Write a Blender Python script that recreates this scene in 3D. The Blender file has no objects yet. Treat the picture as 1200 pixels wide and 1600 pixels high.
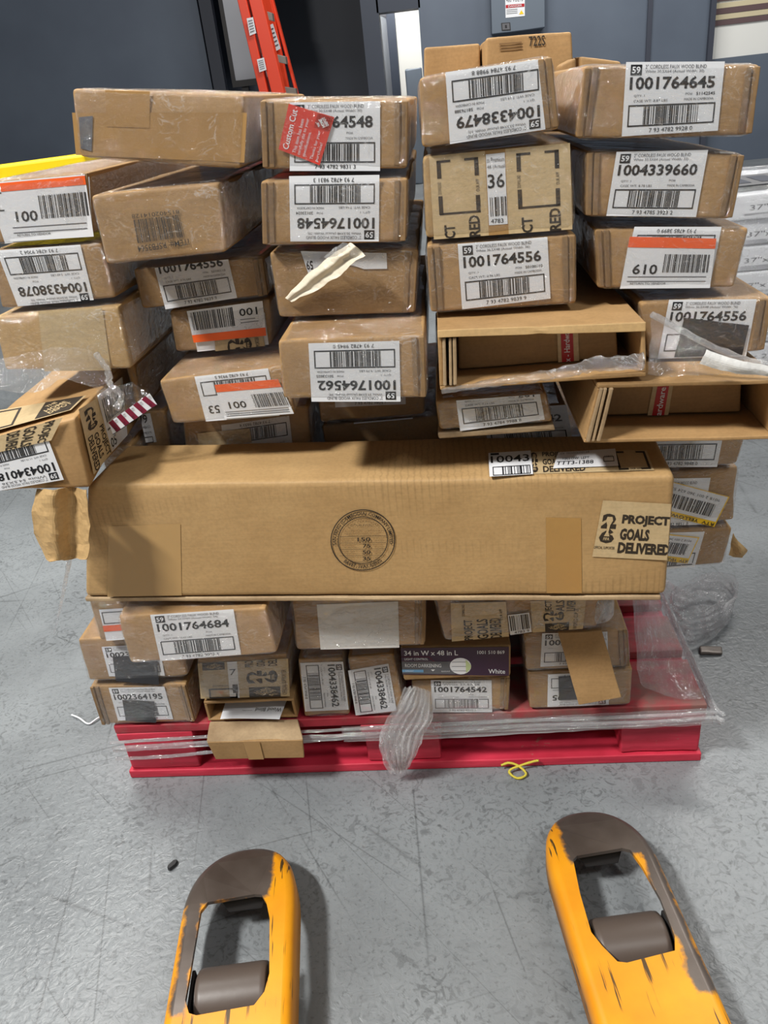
import bpy, bmesh, math, random
from mathutils import Vector, Matrix, noise

S = bpy.context.scene
COL = S.collection

# ------------------------------------------------------------------ camera
CX, CY, CZ, YAW, PITCH, ROLL, FPX = 0.1271, -1.0107, 1.055, -0.1111, 0.4837, -0.1152, 1223.87
CPOS = Vector((CX, CY, CZ))
FW = Vector((math.sin(YAW) * math.cos(PITCH), math.cos(YAW) * math.cos(PITCH), -math.sin(PITCH)))
_r0 = Vector((math.cos(YAW), -math.sin(YAW), 0))
_u0 = _r0.cross(FW)
RT = _r0 * math.cos(ROLL) + _u0 * math.sin(ROLL)
UP = -_r0 * math.sin(ROLL) + _u0 * math.cos(ROLL)
cam = bpy.data.cameras.new('camera')
cam.sensor_fit = 'HORIZONTAL'
cam.sensor_width = 24.0
cam.lens = 24.0 * FPX / 1200.0
cam.clip_start = 0.02
cam_ob = bpy.data.objects.new('camera', cam)
COL.objects.link(cam_ob)
cam_ob.matrix_world = Matrix(((RT.x, UP.x, -FW.x, CX), (RT.y, UP.y, -FW.y, CY), (RT.z, UP.z, -FW.z, CZ), (0, 0, 0, 1)))
S.camera = cam_ob

# ------------------------------------------------------------------ light
S.view_settings.view_transform = 'Standard'
S.view_settings.look = 'None'
S.view_settings.gamma = 1.0
S.view_settings.use_curve_mapping = False
S.view_settings.exposure = 0.0
W = bpy.data.worlds.new('world')
S.world = W
W.use_nodes = True
W.node_tree.nodes['Background'].inputs[0].default_value = (0.97, 0.985, 1.0, 1)
W.node_tree.nodes['Background'].inputs[1].default_value = 0.17


def area(name, loc, target, sx, sy, power, col=(1, 0.98, 0.94)):
    l = bpy.data.lights.new(name, 'AREA')
    l.shape = 'RECTANGLE'
    l.size, l.size_y = sx, sy
    l.energy = power
    l.color = col
    o = bpy.data.objects.new(name, l)
    COL.objects.link(o)
    o.location = loc
    d = Vector(target) - Vector(loc)
    o.rotation_euler = d.to_track_quat('-Z', 'Y').to_euler()
    return o


# ceiling strip lamps of the warehouse: one row behind the viewer, one over the pallet, one further back; the last is an added fill
area('ceiling_or_fill_lamp', (-2.2, -1.9, 4.7), (-0.1, -0.1, 0.6), 0.9, 0.25, 330)
area('ceiling_or_fill_lamp', (1.9, -2.4, 4.6), (0.4, 0.0, 0.5), 1.2, 0.25, 62)
area('ceiling_or_fill_lamp', (-1.9, 1.6, 4.6), (-0.3, 0.0, 0.0), 1.8, 0.3, 150)
area('ceiling_or_fill_lamp', (2.4, 3.0, 4.4), (1.2, 1.0, 0.0), 2.2, 0.35, 105)
area('ceiling_or_fill_lamp', (0.5, 6.6, 4.4), (0.5, 8.6, 0.8), 2.6, 0.5, 135)
area('ceiling_or_fill_lamp', (3.6, 6.4, 4.2), (3.2, 9.0, 1.2), 1.6, 0.5, 70)  # added fill, only there to brighten the white wall at the right


# ------------------------------------------------------------------ projection of sight lines onto real planes
def ray(px, py):
    return RT * ((px - 600) / FPX) - UP * ((py - 800) / FPX) + FW


def at_plane(px, py, p0, n):
    d = ray(px, py)
    return CPOS + d * ((p0 - CPOS).dot(n) / d.dot(n))


def at_y(px, py, y):
    return at_plane(px, py, Vector((0, y, 0)), Vector((0, 1, 0)))


def at_z(px, py, z):
    return at_plane(px, py, Vector((0, 0, z)), Vector((0, 0, 1)))


# ------------------------------------------------------------------ materials
def lin(r, g, b):
    f = lambda c: ((c / 255.0) / 12.92 if c / 255.0 <= 0.04045 else ((c / 255.0 + 0.055) / 1.055) ** 2.4)
    return (f(r), f(g), f(b), 1)


class NT:
    def __init__(s, name):
        s.m = bpy.data.materials.new(name)
        s.m.use_nodes = True
        s.t = s.m.node_tree
        s.t.nodes.clear()
        s.out = s.t.nodes.new('ShaderNodeOutputMaterial')

    def n(s, typ, ins=None, **kw):
        x = s.t.nodes.new('ShaderNode' + typ)
        for k, v in kw.items():
            setattr(x, k, v)
        for k, v in (ins or {}).items():
            if isinstance(v, tuple) and len(v) == 2 and isinstance(v[0], bpy.types.Node):
                s.t.links.new(v[0].outputs[v[1]], x.inputs[k])
            elif isinstance(v, bpy.types.Node):
                s.t.links.new(v.outputs[0], x.inputs[k])
            else:
                x.inputs[k].default_value = v
        return x

    def ramp(s, fac, stops):
        x = s.t.nodes.new('ShaderNodeValToRGB')
        e = x.color_ramp.elements
        while len(e) < len(stops):
            e.new(0.5)
        for k, (p, c) in enumerate(stops):
            e[k].position = p
            e[k].color = c if isinstance(c, tuple) else (c, c, c, 1)
        s.t.links.new(fac.outputs[0] if isinstance(fac, bpy.types.Node) else fac[0].outputs[fac[1]], x.inputs[0])
        return x

    def mix(s, fac, a, b, mode='MIX'):
        x = s.t.nodes.new('ShaderNodeMix')
        x.data_type = 'RGBA'
        x.blend_type = mode
        for v, i in ((fac, 0), (a, 6), (b, 7)):
            if isinstance(v, bpy.types.Node):
                o = v.outputs[2] if v.bl_idname == 'ShaderNodeMix' else v.outputs[0]
                s.t.links.new(o, x.inputs[i])
            else:
                x.inputs[i].default_value = v
        return x

    def col(s, x):
        return (x, 2) if x.bl_idname == 'ShaderNodeMix' else (x, 0)

    def done(s, sh):
        s.t.links.new(sh.outputs[0], s.out.inputs[0])
        return s.m


def simple(name, c, rough=0.6, metal=0.0, spec=0.5, bump=0.0, bscale=60, coat=0.0):
    k = NT(name)
    ins = {'Base Color': c, 'Roughness': rough, 'Metallic': metal, 'Specular IOR Level': spec, 'Coat Weight': coat}
    if bump:
        g = k.n('TexCoord')
        nz = k.n('TexNoise', {'Vector': (g, 3), 'Scale': bscale, 'Detail': 4.0})
        ins['Normal'] = k.n('Bump', {'Height': nz, 'Strength': bump, 'Distance': 0.004})
    return k.done(k.n('BsdfPrincipled', ins))


def cardboard(name, c1, c2, rough=0.62, coat=0.0, smear=False):
    k = NT(name)
    g = k.n('TexCoord')
    oi = k.n('ObjectInfo')
    mp = k.n('Mapping', {'Vector': (g, 3), 'Scale': (1, 1, 1)})
    # broad mottling, fibre flecks and faint flute lines
    n1 = k.n('TexNoise', {'Vector': mp, 'Scale': 9.0, 'Detail': 5.0, 'Roughness': 0.6})
    n2 = k.n('TexNoise', {'Vector': mp, 'Scale': 220.0, 'Detail': 2.0})
    st = k.n('Mapping', {'Vector': (g, 3), 'Scale': (1, 1, 14)})
    n3 = k.n('TexNoise', {'Vector': st, 'Scale': 26.0, 'Detail': 3.0})
    base = k.ramp(n1, [(0.3, c1), (0.7, c2)])
    f2 = k.ramp(n2, [(0.35, 0.84), (0.6, 1.0)])
    f3 = k.ramp(n3, [(0.35, 0.90), (0.6, 1.0)])
    a = k.mix(0.55, base, f2, 'MULTIPLY')
    a = k.mix(0.6, a, f3, 'MULTIPLY')
    if smear:
        # broken vertical rub marks in two bands and one patch
        sm = k.n('Mapping', {'Vector': (g, 3), 'Scale': (1, 1, 0.06)})
        n5 = k.n('TexWave', {'Vector': sm, 'Scale': 36.0, 'Distortion': 3.0, 'Detail': 3.0, 'Detail Scale': 3.0})
        zm = k.n('Mapping', {'Vector': (g, 3), 'Scale': (3.0, 1, 13), 'Location': (0.4, 0, 0.2)})
        n6 = k.n('TexNoise', {'Vector': zm, 'Scale': 1.0, 'Detail': 1.0})
        mk = k.ramp(n6, [(0.54, 0.0), (0.66, 0.38)])
        a = k.mix(mk, a, k.ramp(n5, [(0.05, 0.6), (0.28, 1.0)]), 'MULTIPLY')
    rv = k.n('MapRange', {'Value': (oi, 5), 'To Min': 0.86, 'To Max': 1.08})
    hsv = k.n('HueSaturation', {'Color': k.col(a), 'Value': rv, 'Saturation': 0.97})
    bh = k.n('TexNoise', {'Vector': mp, 'Scale': 30.0, 'Detail': 6.0})
    bp = k.n('Bump', {'Height': bh, 'Strength': 0.25, 'Distance': 0.004})
    ins = {'Base Color': hsv, 'Roughness': rough, 'Normal': bp, 'Specular IOR Level': 0.35}
    return k.done(k.n('BsdfPrincipled', ins))


def film_mat(name, dense, scale=(20, 20, 26), lines=0.5, glint=0.07, rough=0.08, spec_white=0.25):
    """clear stretch film: mostly see-through with small sharp glints, a thin white haze and crinkle ridges"""
    k = NT(name)
    g = k.n('TexCoord')
    mp = k.n('Mapping', {'Vector': (g, 3), 'Scale': scale})
    w = k.n('TexNoise', {'Vector': mp, 'Scale': 1.0, 'Detail': 5.0, 'Roughness': 0.55, 'Distortion': 1.2})
    w2 = k.n('TexNoise', {'Vector': mp, 'Scale': 4.5, 'Detail': 3.0, 'Roughness': 0.6, 'Distortion': 0.8})
    big = k.n('TexNoise', {'Vector': mp, 'Scale': 0.45, 'Detail': 2.0})
    # the film lies flat in some places and is crinkled in others
    amp = k.ramp(big, [(0.36, 0.15), (0.54, 1.0)])
    hh = k.n('Math', {0: (w, 0), 1: (w2, 0)}, operation='ADD')
    hh = k.n('Math', {0: hh, 1: amp}, operation='MULTIPLY')
    bp = k.n('Bump', {'Height': hh, 'Strength': 1.0, 'Distance': 0.03})
    gl = k.n('BsdfGlossy', {'Color': (0.97, 0.98, 1, 1), 'Roughness': rough, 'Normal': bp})
    tr = k.n('BsdfTransparent', {'Color': (0.985, 0.985, 0.985, 1)})
    lw = k.n('LayerWeight', {'Blend': 0.2})
    fr = k.n('Math', {0: (lw, 1), 1: 0.45}, operation='MULTIPLY')
    fr = k.n('Math', {0: fr, 1: glint}, operation='ADD', use_clamp=True)
    clear = k.n('MixShader', {0: fr, 1: tr, 2: gl})
    df = k.n('BsdfDiffuse', {'Color': (0.90, 0.91, 0.92, 1)})
    tl = k.n('BsdfTranslucent', {'Color': (0.88, 0.89, 0.90, 1)})
    dt = k.n('MixShader', {0: 0.4, 1: df, 2: tl})
    body = k.n('MixShader', {0: spec_white, 1: dt, 2: gl})
    rg = k.n('Math', {0: (w, 0), 1: 0.5}, operation='SUBTRACT')
    rg = k.n('Math', {0: rg}, operation='ABSOLUTE')
    rl = k.ramp(rg, [(0.0, lines), (0.012, 0.0)])
    zone = k.ramp(big, [(0.45, 0.0), (0.6, 1.0)])
    rl = k.n('Math', {0: rl, 1: zone}, operation='MULTIPLY')
    hz = k.ramp(big, [(0.42, dense * 0.5), (0.75, dense * 1.8)])
    ad = k.n('Math', {0: hz, 1: rl}, operation='ADD', use_clamp=True)
    return k.done(k.n('MixShader', {0: ad, 1: clear, 2: body}))


M = {}
M['card'] = cardboard('cardboard', lin(156, 121, 76), lin(180, 143, 95))
M['card_light'] = cardboard('light_cardboard', lin(180, 146, 96), lin(196, 162, 110))
M['card_dark'] = cardboard('dark_cardboard', lin(126, 98, 66), lin(152, 122, 84))
M['card_long'] = cardboard('long_box_cardboard', lin(174, 139, 90), lin(189, 154, 103), smear=True)
M['card_edge'] = cardboard('corrugated_edge', lin(150, 124, 92), lin(196, 170, 132))
M['kraft'] = cardboard('kraft_tape', lin(196, 171, 128), lin(208, 184, 142), 0.4)
M['brown_tape'] = simple('brown_packing_tape', lin(168, 131, 82), 0.24, bump=0.15, bscale=40)
M['clear_tape'] = simple('clear_packing_tape', lin(177, 143, 93), 0.25, bump=0.15, bscale=30)
M['smudge'] = simple('print_smudge', lin(150, 116, 72), 0.6)
M['white'] = simple('white_label_paper', lin(226, 228, 232), 0.45)
M['dirty_white'] = simple('creased_white_paper', lin(214, 213, 210), 0.5, bump=0.5, bscale=60)
M['cream'] = simple('cream_paper', lin(214, 203, 182), 0.5, bump=0.4)
M['ink'] = simple('black_ink', lin(24, 24, 28), 0.5)
M['grey_ink'] = simple('grey_ink', lin(96, 96, 100), 0.5)
M['box_ink'] = simple('black_print_on_card', lin(46, 38, 30), 0.6)
M['faint_ink'] = simple('worn_print_on_card', lin(128, 98, 62), 0.6)
M['orange'] = simple('orange_sticker', lin(240, 98, 34), 0.45)
M['red_sticker'] = simple('red_sticker', lin(208, 66, 52), 0.4)
M['red_tape'] = simple('red_tape', lin(176, 24, 32), 0.35)
M['yellow_sticker'] = simple('yellow_sticker', lin(244, 200, 20), 0.45)
M['black_sticker'] = simple('black_sticker', lin(40, 40, 44), 0.4)
M['purple'] = simple('purple_print', lin(58, 34, 58), 0.4)
M['grey_band'] = simple('grey_print', lin(96, 96, 100), 0.4)
M['blue_band'] = simple('blue_print', lin(110, 160, 200), 0.4)
M['green_tint'] = simple('green_print', lin(190, 205, 150), 0.4)
M['lilac'] = simple('maroon_print', lin(120, 22, 50), 0.4)
M['film'] = film_mat('stretch_film', 0.03, (24, 24, 32), 0.35, 0.10, 0.07)
M['film_edge'] = film_mat('thick_stretch_film', 0.16, (16, 16, 40), 0.5, 0.12, 0.1)
M['film_rope'] = film_mat('bunched_stretch_film', 0.30, (60, 60, 18), 0.8, 0.2, 0.1)
M['film_band'] = film_mat('tight_stretch_film', 0.30, (2.0, 70, 130), 0.8, 0.25, 0.12)
M['film_sheet'] = film_mat('loose_stretch_film', 0.10, (26, 12, 26), 0.6, 0.12, 0.09)
M['clear_plastic'] = film_mat('clear_plastic', 0.06, (9, 9, 9), 0.25, 0.12, 0.07)
M['steel'] = simple('worn_steel', lin(112, 104, 98), 0.42, 0.35, bump=0.15)
M['roller'] = simple('polyurethane_roller', lin(86, 75, 68), 0.42, bump=0.05)
M['dark'] = simple('dark_metal', lin(36, 34, 34), 0.55)
M['black_scrap'] = simple('black_rubber', lin(34, 34, 36), 0.6)
M['white_wall'] = simple('white_paint', lin(226, 226, 222), 0.5)
M['grey_cabinet'] = simple('grey_enamel', lin(98, 108, 120), 0.45)
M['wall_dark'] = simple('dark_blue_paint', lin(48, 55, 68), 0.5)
M['trim_dark'] = simple('dark_trim', lin(58, 62, 74), 0.5)
M['beige'] = simple('beige_stripe', lin(200, 188, 156), 0.5)
M['maroon'] = simple('brown_stripe', lin(96, 76, 78), 0.5)
M['ladder'] = simple('orange_fibreglass', lin(226, 66, 34), 0.4)
M['alu'] = simple('aluminium', lin(150, 140, 132), 0.4, 0.6)
M['yellow_plastic'] = simple('yellow_plastic', lin(245, 214, 20), 0.4)
M['twine'] = simple('yellow_twine', lin(196, 180, 60), 0.7)
M['pale_panel'] = simple('pale_panel', lin(150, 152, 158), 0.3)
M['door_grey'] = simple('grey_door_paint', lin(128, 132, 138), 0.4)


def wall_mat():
    k = NT('blue_grey_wall_paint')
    g = k.n('TexCoord')
    n = k.n('TexNoise', {'Vector': (g, 3), 'Scale': 1.3, 'Detail': 4.0})
    c = k.ramp(n, [(0.3, lin(84, 93, 107)), (0.7, lin(94, 104, 118))])
    return k.done(k.n('BsdfPrincipled', {'Base Color': c, 'Roughness': 0.45}))


M['wall'] = wall_mat()


def floor_mat():
    k = NT('worn_concrete')
    g = k.n('TexCoord')
    big = k.n('TexNoise', {'Vector': (g, 3), 'Scale': 2.2, 'Detail': 5.0, 'Roughness': 0.6})
    base = k.ramp(big, [(0.3, lin(108, 112, 115)), (0.7, lin(136, 141, 144))])
    # short worm-like pits
    worm = k.n('TexNoise', {'Vector': (g, 3), 'Scale': 46.0, 'Detail': 3.0, 'Distortion': 2.4})
    wm = k.ramp(worm, [(0.38, 0.55), (0.47, 1.0)])
    area_ = k.n('TexNoise', {'Vector': (g, 3), 'Scale': 5.0, 'Detail': 3.0})
    am = k.ramp(area_, [(0.4, 0.15), (0.62, 0.85)])
    c = k.mix(am, base, wm, 'MULTIPLY')
    # long thin scratches in three directions
    for rot, sc, off in ((0.85, 1.2, 0.0), (0.7, 0.9, 3.1), (-0.3, 0.8, 7.7), (1.35, 0.7, 12.1)):
        mp = k.n('Mapping', {'Vector': (g, 3), 'Rotation': (0, 0, rot), 'Location': (off, off, 0)})
        mp2 = k.n('Mapping', {'Vector': mp, 'Scale': (0.55 * sc, 6.5 * sc, 1)})
        vo = k.n('TexVoronoi', {'Vector': mp2, 'Scale': 1.0}, feature='DISTANCE_TO_EDGE')
        sm = k.ramp(vo, [(0.0, 0.40), (0.006, 1.0)])
        br = k.n('TexNoise', {'Vector': mp, 'Scale': 3.0, 'Detail': 2.0})
        bm = k.ramp(br, [(0.5, 0.0), (0.6, 0.7)])
        c = k.mix(bm, c, sm, 'MULTIPLY')
    spk = k.n('TexNoise', {'Vector': (g, 3), 'Scale': 160.0, 'Detail': 2.0})
    spm = k.ramp(spk, [(0.33, 0.6), (0.4, 1.0)])
    c = k.mix(0.6, c, spm, 'MULTIPLY')
    h = k.n('TexNoise', {'Vector': (g, 3), 'Scale': 55.0, 'Detail': 4.0, 'Distortion': 1.6})
    bp = k.n('Bump', {'Height': h, 'Strength': 0.22, 'Distance': 0.006})
    ro = k.ramp(big, [(0.3, 0.30), (0.7, 0.46)])
    return k.done(k.n('BsdfPrincipled', {'Base Color': k.col(c), 'Roughness': ro, 'Normal': bp, 'Specular IOR Level': 0.6}))


M['floor'] = floor_mat()


def wood_mat():
    k = NT('red_painted_wood')
    g = k.n('TexCoord')
    mp = k.n('Mapping', {'Vector': (g, 3), 'Scale': (3, 3, 20)})
    n = k.n('TexNoise', {'Vector': mp, 'Scale': 4.0, 'Detail': 6.0})
    n2 = k.n('TexNoise', {'Vector': (g, 3), 'Scale': 14.0, 'Detail': 6.0, 'Roughness': 0.7})
    base = k.ramp(n, [(0.3, lin(170, 32, 52)), (0.7, lin(208, 52, 76))])
    wear = k.ramp(n2, [(0.66, 0.0), (0.72, 1.0)])
    c = k.mix(wear, base, lin(150, 110, 96))
    return k.done(k.n('BsdfPrincipled', {'Base Color': k.col(c), 'Roughness': 0.55, 'Normal': k.n('Bump', {'Height': n, 'Strength': 0.3, 'Distance': 0.004})}))


M['wood'] = wood_mat()


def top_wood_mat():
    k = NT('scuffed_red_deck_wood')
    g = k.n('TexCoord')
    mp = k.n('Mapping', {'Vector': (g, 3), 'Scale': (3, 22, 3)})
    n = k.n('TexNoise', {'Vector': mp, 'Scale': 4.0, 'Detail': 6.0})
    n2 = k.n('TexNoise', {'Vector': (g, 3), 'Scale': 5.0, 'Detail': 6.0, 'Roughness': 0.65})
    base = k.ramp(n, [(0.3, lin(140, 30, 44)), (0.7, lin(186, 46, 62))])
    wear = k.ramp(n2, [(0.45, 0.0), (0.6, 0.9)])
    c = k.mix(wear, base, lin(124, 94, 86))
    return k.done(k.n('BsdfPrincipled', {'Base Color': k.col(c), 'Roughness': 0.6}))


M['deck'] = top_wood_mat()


def fork_mat(name, sg):
    """yellow paint rubbed down to bare steel over the tip and along one edge; object coordinates: x across, y along, tip at 0"""
    k = NT(name)
    g = k.n('TexCoord')
    sx = k.n('SeparateXYZ', {0: (g, 3)})
    mt = lambda op, a, b: k.n('Math', {0: a, 1: b}, operation=op)
    nz = k.n('TexNoise', {'Vector': (g, 3), 'Scale': 26.0, 'Detail': 6.0, 'Roughness': 0.65})
    u = mt('MULTIPLY', (sx, 0), sg)
    d1 = mt('MINIMUM', mt('ADD', (sx, 1), 0.118), mt('ADD', u, 0.046))
    d2 = mt('MINIMUM', mt('SUBTRACT', u, 0.050), mt('ADD', (sx, 1), 0.31 if sg > 0 else 0.27))
    d2 = mt('MINIMUM', d2, mt('SUBTRACT', 0.074, u))
    d = mt('MAXIMUM', d1, d2)
    nb = k.n('MapRange', {'Value': (nz, 0), 'To Min': -0.016, 'To Max': 0.016})
    bare = k.ramp(k.n('MapRange', {'Value': mt('ADD', d, nb), 'From Min': -0.05, 'From Max': 0.05}), [(0.48, 0.0), (0.54, 1.0)])
    st = k.n('Mapping', {'Vector': (g, 3), 'Scale': (190, 9, 60)})
    sc = k.n('TexNoise', {'Vector': st, 'Scale': 1.0, 'Detail': 3.0})
    scr = k.ramp(sc, [(0.33, 1.0), (0.37, 0.0)])
    n2 = k.n('TexNoise', {'Vector': (g, 3), 'Scale': 12.0, 'Detail': 4.0})
    yel = k.ramp(n2, [(0.3, lin(214, 134, 12)), (0.7, lin(232, 158, 20))])
    y2 = k.mix(scr, yel, lin(76, 56, 26))
    met = k.ramp(n2, [(0.3, lin(72, 62, 56)), (0.7, lin(104, 94, 87))])
    c = k.mix(bare, y2, met)
    ro = k.n('MapRange', {'Value': bare, 'To Min': 0.45, 'To Max': 0.36})
    me = k.n('MapRange', {'Value': bare, 'To Min': 0.0, 'To Max': 0.3})
    return k.done(k.n('BsdfPrincipled', {'Base Color': k.col(c), 'Roughness': ro, 'Metallic': me, 'Normal': k.n('Bump', {'Height': nz, 'Strength': 0.12, 'Distance': 0.003})}))


M['fork_a'] = fork_mat('scuffed_yellow_paint', -1.0)
M['fork_b'] = fork_mat('scuffed_yellow_paint_mirrored', 1.0)


# ------------------------------------------------------------------ object helpers
def link(name, me, mats, parent=None, org=Vector((0, 0, 0)), smooth=False):
    for m in mats:
        me.materials.append(M[m])
    if smooth:
        for p in me.polygons:
            p.use_smooth = True
    o = bpy.data.objects.new(name, me)
    COL.objects.link(o)
    if smooth and len(me.polygons) > 200:
        w = o.modifiers.new('weighted_normals', 'WEIGHTED_NORMAL')
        w.weight = 60
    if parent is not None:
        o.parent = parent
    else:
        o.location = org
    return o


def mesh_from(verts, faces, name, org=Vector((0, 0, 0)), mi=None):
    me = bpy.data.meshes.new(name)
    me.from_pydata([tuple(Vector(v) - org) for v in verts], [], faces)
    if mi:
        for p, i in zip(me.polygons, mi):
            p.material_index = i
    me.update()
    return me


def thing(name, label, cat, org, group=None):
    o = bpy.data.objects.new(name, None)
    COL.objects.link(o)
    o.location = org
    o['label'] = label
    o['category'] = cat
    if group:
        o['group'] = group
    return o


def tag(o, label, cat, group=None):
    o['label'] = label
    o['category'] = cat
    if group:
        o['group'] = group
    return o


def struct(o):
    o['kind'] = 'structure'
    return o


def bil(P, u, v):
    """P: TL TR BR BL, u right, v down"""
    a = P[0].lerp(P[1], u)
    b = P[3].lerp(P[2], u)
    return a.lerp(b, v)


def lines(L, r, n, flat=False):
    r = min(r, L * 0.4)
    xs = [0.0, r * 0.35, r]
    xs += [r + (L - 2 * r) * i / n for i in range(1, n)]
    xs += [L - r, L - r * 0.35, L]
    return [x / L for x in xs]


def roundbox(P, D, r=0.004, n=(8, 5, 6), amp=0.0015, seed=0, front_keep=True, crush=0.003, e=0.0, ef=0.0):
    """rounded, slightly dented prism: front quad P (TL TR BR BL) swept along D. e: outward growth. Returns verts, faces."""
    P = [p.copy() for p in P]
    D = D.copy()
    if e:
        c = sum(P, Vector()) / 4
        dn = D.normalized()
        W1, H1 = (P[1] - P[0]).normalized(), (P[0] - P[3]).normalized()
        P = [P[0] - W1 * e + H1 * e - dn * ef, P[1] + W1 * e + H1 * e - dn * ef, P[2] + W1 * e - H1 * e - dn * ef, P[3] - W1 * e - H1 * e - dn * ef]
        D = D + dn * (e + ef)
    Wd = ((P[1] - P[0]).length + (P[2] - P[3]).length) / 2
    Hd = ((P[3] - P[0]).length + (P[2] - P[1]).length) / 2
    Dd = D.length
    us, vs, ws = lines(Wd, r, n[0]), lines(Hd, r, n[1]), lines(Dd, r, n[2])
    nu, nv, nw = len(us) - 1, len(vs) - 1, len(ws) - 1
    L = (Wd, Hd, Dd)
    idx, verts, faces = {}, [], []
    rr = [min(r, 0.4 * x) / x for x in L]
    off = Vector((seed * 3.17, seed * 1.31, seed * 0.77))
    ctr = bil(P, .5, .5) + D * .5

    def vid(i, j, k):
        key = (i, j, k)
        if key in idx:
            return idx[key]
        t = (us[i], vs[j], ws[k])
        b = [min(max(t[a], rr[a]), 1 - rr[a]) for a in range(3)]
        d = Vector([(t[a] - b[a]) * L[a] for a in range(3)])
        if d.length > 1e-9:
            d = d.normalized() * min(r, 0.4 * min(L))
        t = [b[a] + d[a] / L[a] for a in range(3)]
        p = bil(P, t[0], t[1]) + D * t[2]
        nv_ = noise.noise_vector(p * 9 + off) * amp
        ned = sum(1 for a in (0, 1) if t[a] < rr[a] * 1.2 or t[a] > 1 - rr[a] * 1.2)
        front = t[2] < 1e-4
        if front and front_keep and ned == 0:
            nv_ *= 0.25
        p = p + nv_
        if ned and crush:
            c = max(0.0, noise.noise(p * 22 + off)) * crush
            p = p + (ctr - p).normalized() * c
        idx[key] = len(verts)
        verts.append(p)
        return idx[key]

    for i in range(nu):
        for j in range(nv):
            faces.append((vid(i, j, 0), vid(i, j + 1, 0), vid(i + 1, j + 1, 0), vid(i + 1, j, 0)))
            faces.append((vid(i, j, nw), vid(i + 1, j, nw), vid(i + 1, j + 1, nw), vid(i, j + 1, nw)))
    for i in range(nu):
        for k in range(nw):
            faces.append((vid(i, 0, k), vid(i + 1, 0, k), vid(i + 1, 0, k + 1), vid(i, 0, k + 1)))
            faces.append((vid(i, nv, k), vid(i, nv, k + 1), vid(i + 1, nv, k + 1), vid(i + 1, nv, k)))
    for j in range(nv):
        for k in range(nw):
            faces.append((vid(0, j, k), vid(0, j, k + 1), vid(0, j + 1, k + 1), vid(0, j + 1, k)))
            faces.append((vid(nu, j, k), vid(nu, j + 1, k), vid(nu, j + 1, k + 1), vid(nu, j, k + 1)))
    return verts, faces


def add(acc, vf):
    b = len(acc[0])
    acc[0].extend(vf[0])
    acc[1].extend(tuple(b + i for i in f) for f in vf[1])
    return acc


def boxv(x0, x1, y0, y1, z0, z1):
    v = [Vector(p) for p in ((x0, y0, z0), (x1, y0, z0), (x1, y1, z0), (x0, y1, z0), (x0, y0, z1), (x1, y0, z1), (x1, y1, z1), (x0, y1, z1))]
    f = [(3, 2, 1, 0), (4, 5, 6, 7), (0, 1, 5, 4), (1, 2, 6, 5), (2, 3, 7, 6), (3, 0, 4, 7)]
    return v, f


def sbox(name, x0, x1, y0, y1, z0, z1, mat, parent=None, org=None, bev=0.0, seed=0):
    """rounded board between two corners"""
    if bev:
        P = [Vector((x0, y0, z1)), Vector((x1, y0, z1)), Vector((x1, y0, z0)), Vector((x0, y0, z0))]
        vf = roundbox(P, Vector((0, y1 - y0, 0)), bev, (6, 2, 3), bev * 0.4, seed, False, bev * 0.6)
    else:
        vf = boxv(x0, x1, y0, y1, z0, z1)
    org = org if org is not None else (Vector((0, 0, 0)) if parent is None else Vector(parent.location))
    o = link(name, mesh_from(vf[0], vf[1], name, org), [mat], parent, org if parent is None else Vector((0, 0, 0)), smooth=bool(bev))
    return o


def tube(pts, rad, seg=8, seed=0, jit=0.0, flat=1.0):
    """tube along points with radius function or number; returns verts, faces"""
    verts, faces = [], []
    n = len(pts)
    prev = None
    for i, p in enumerate(pts):
        t = (pts[min(i + 1, n - 1)] - pts[max(i - 1, 0)]).normalized()
        if prev is None:
            a = t.orthogonal().normalized()
        else:
            a = (prev - t * prev.dot(t)).normalized()
        prev = a
        b = t.cross(a)
        r = rad(i / (n - 1)) if callable(rad) else rad
        for s in range(seg):
            th = 2 * math.pi * s / seg
            k = 1 + jit * noise.noise(Vector((i * 0.6 + seed, math.cos(th) * 2, math.sin(th) * 2 + seed)))
            verts.append(p + a * math.cos(th) * r * k + b * math.sin(th) * r * k * flat)
    for i in range(n - 1):
        for s in range(seg):
            s2 = (s + 1) % seg
            faces.append((i * seg + s, i * seg + s2, (i + 1) * seg + s2, (i + 1) * seg + s))
    faces.append(tuple(range(seg - 1, -1, -1)))
    faces.append(tuple((n - 1) * seg + s for s in range(seg)))
    return verts, faces


def smooth_path(pts, n):
    """Catmull-Rom through points"""
    out = []
    m = len(pts)
    for i in range(n + 1):
        t = i / n * (m - 1)
        k = min(int(t), m - 2)
        f = t - k
        p0, p1, p2, p3 = pts[max(k - 1, 0)], pts[k], pts[k + 1], pts[min(k + 2, m - 1)]
        out.append(0.5 * ((2 * p1) + (p2 - p0) * f + (2 * p0 - 5 * p1 + 4 * p2 - p3) * f * f + (3 * p1 - p0 - 3 * p2 + p3) * f ** 3))
    return out


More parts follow.
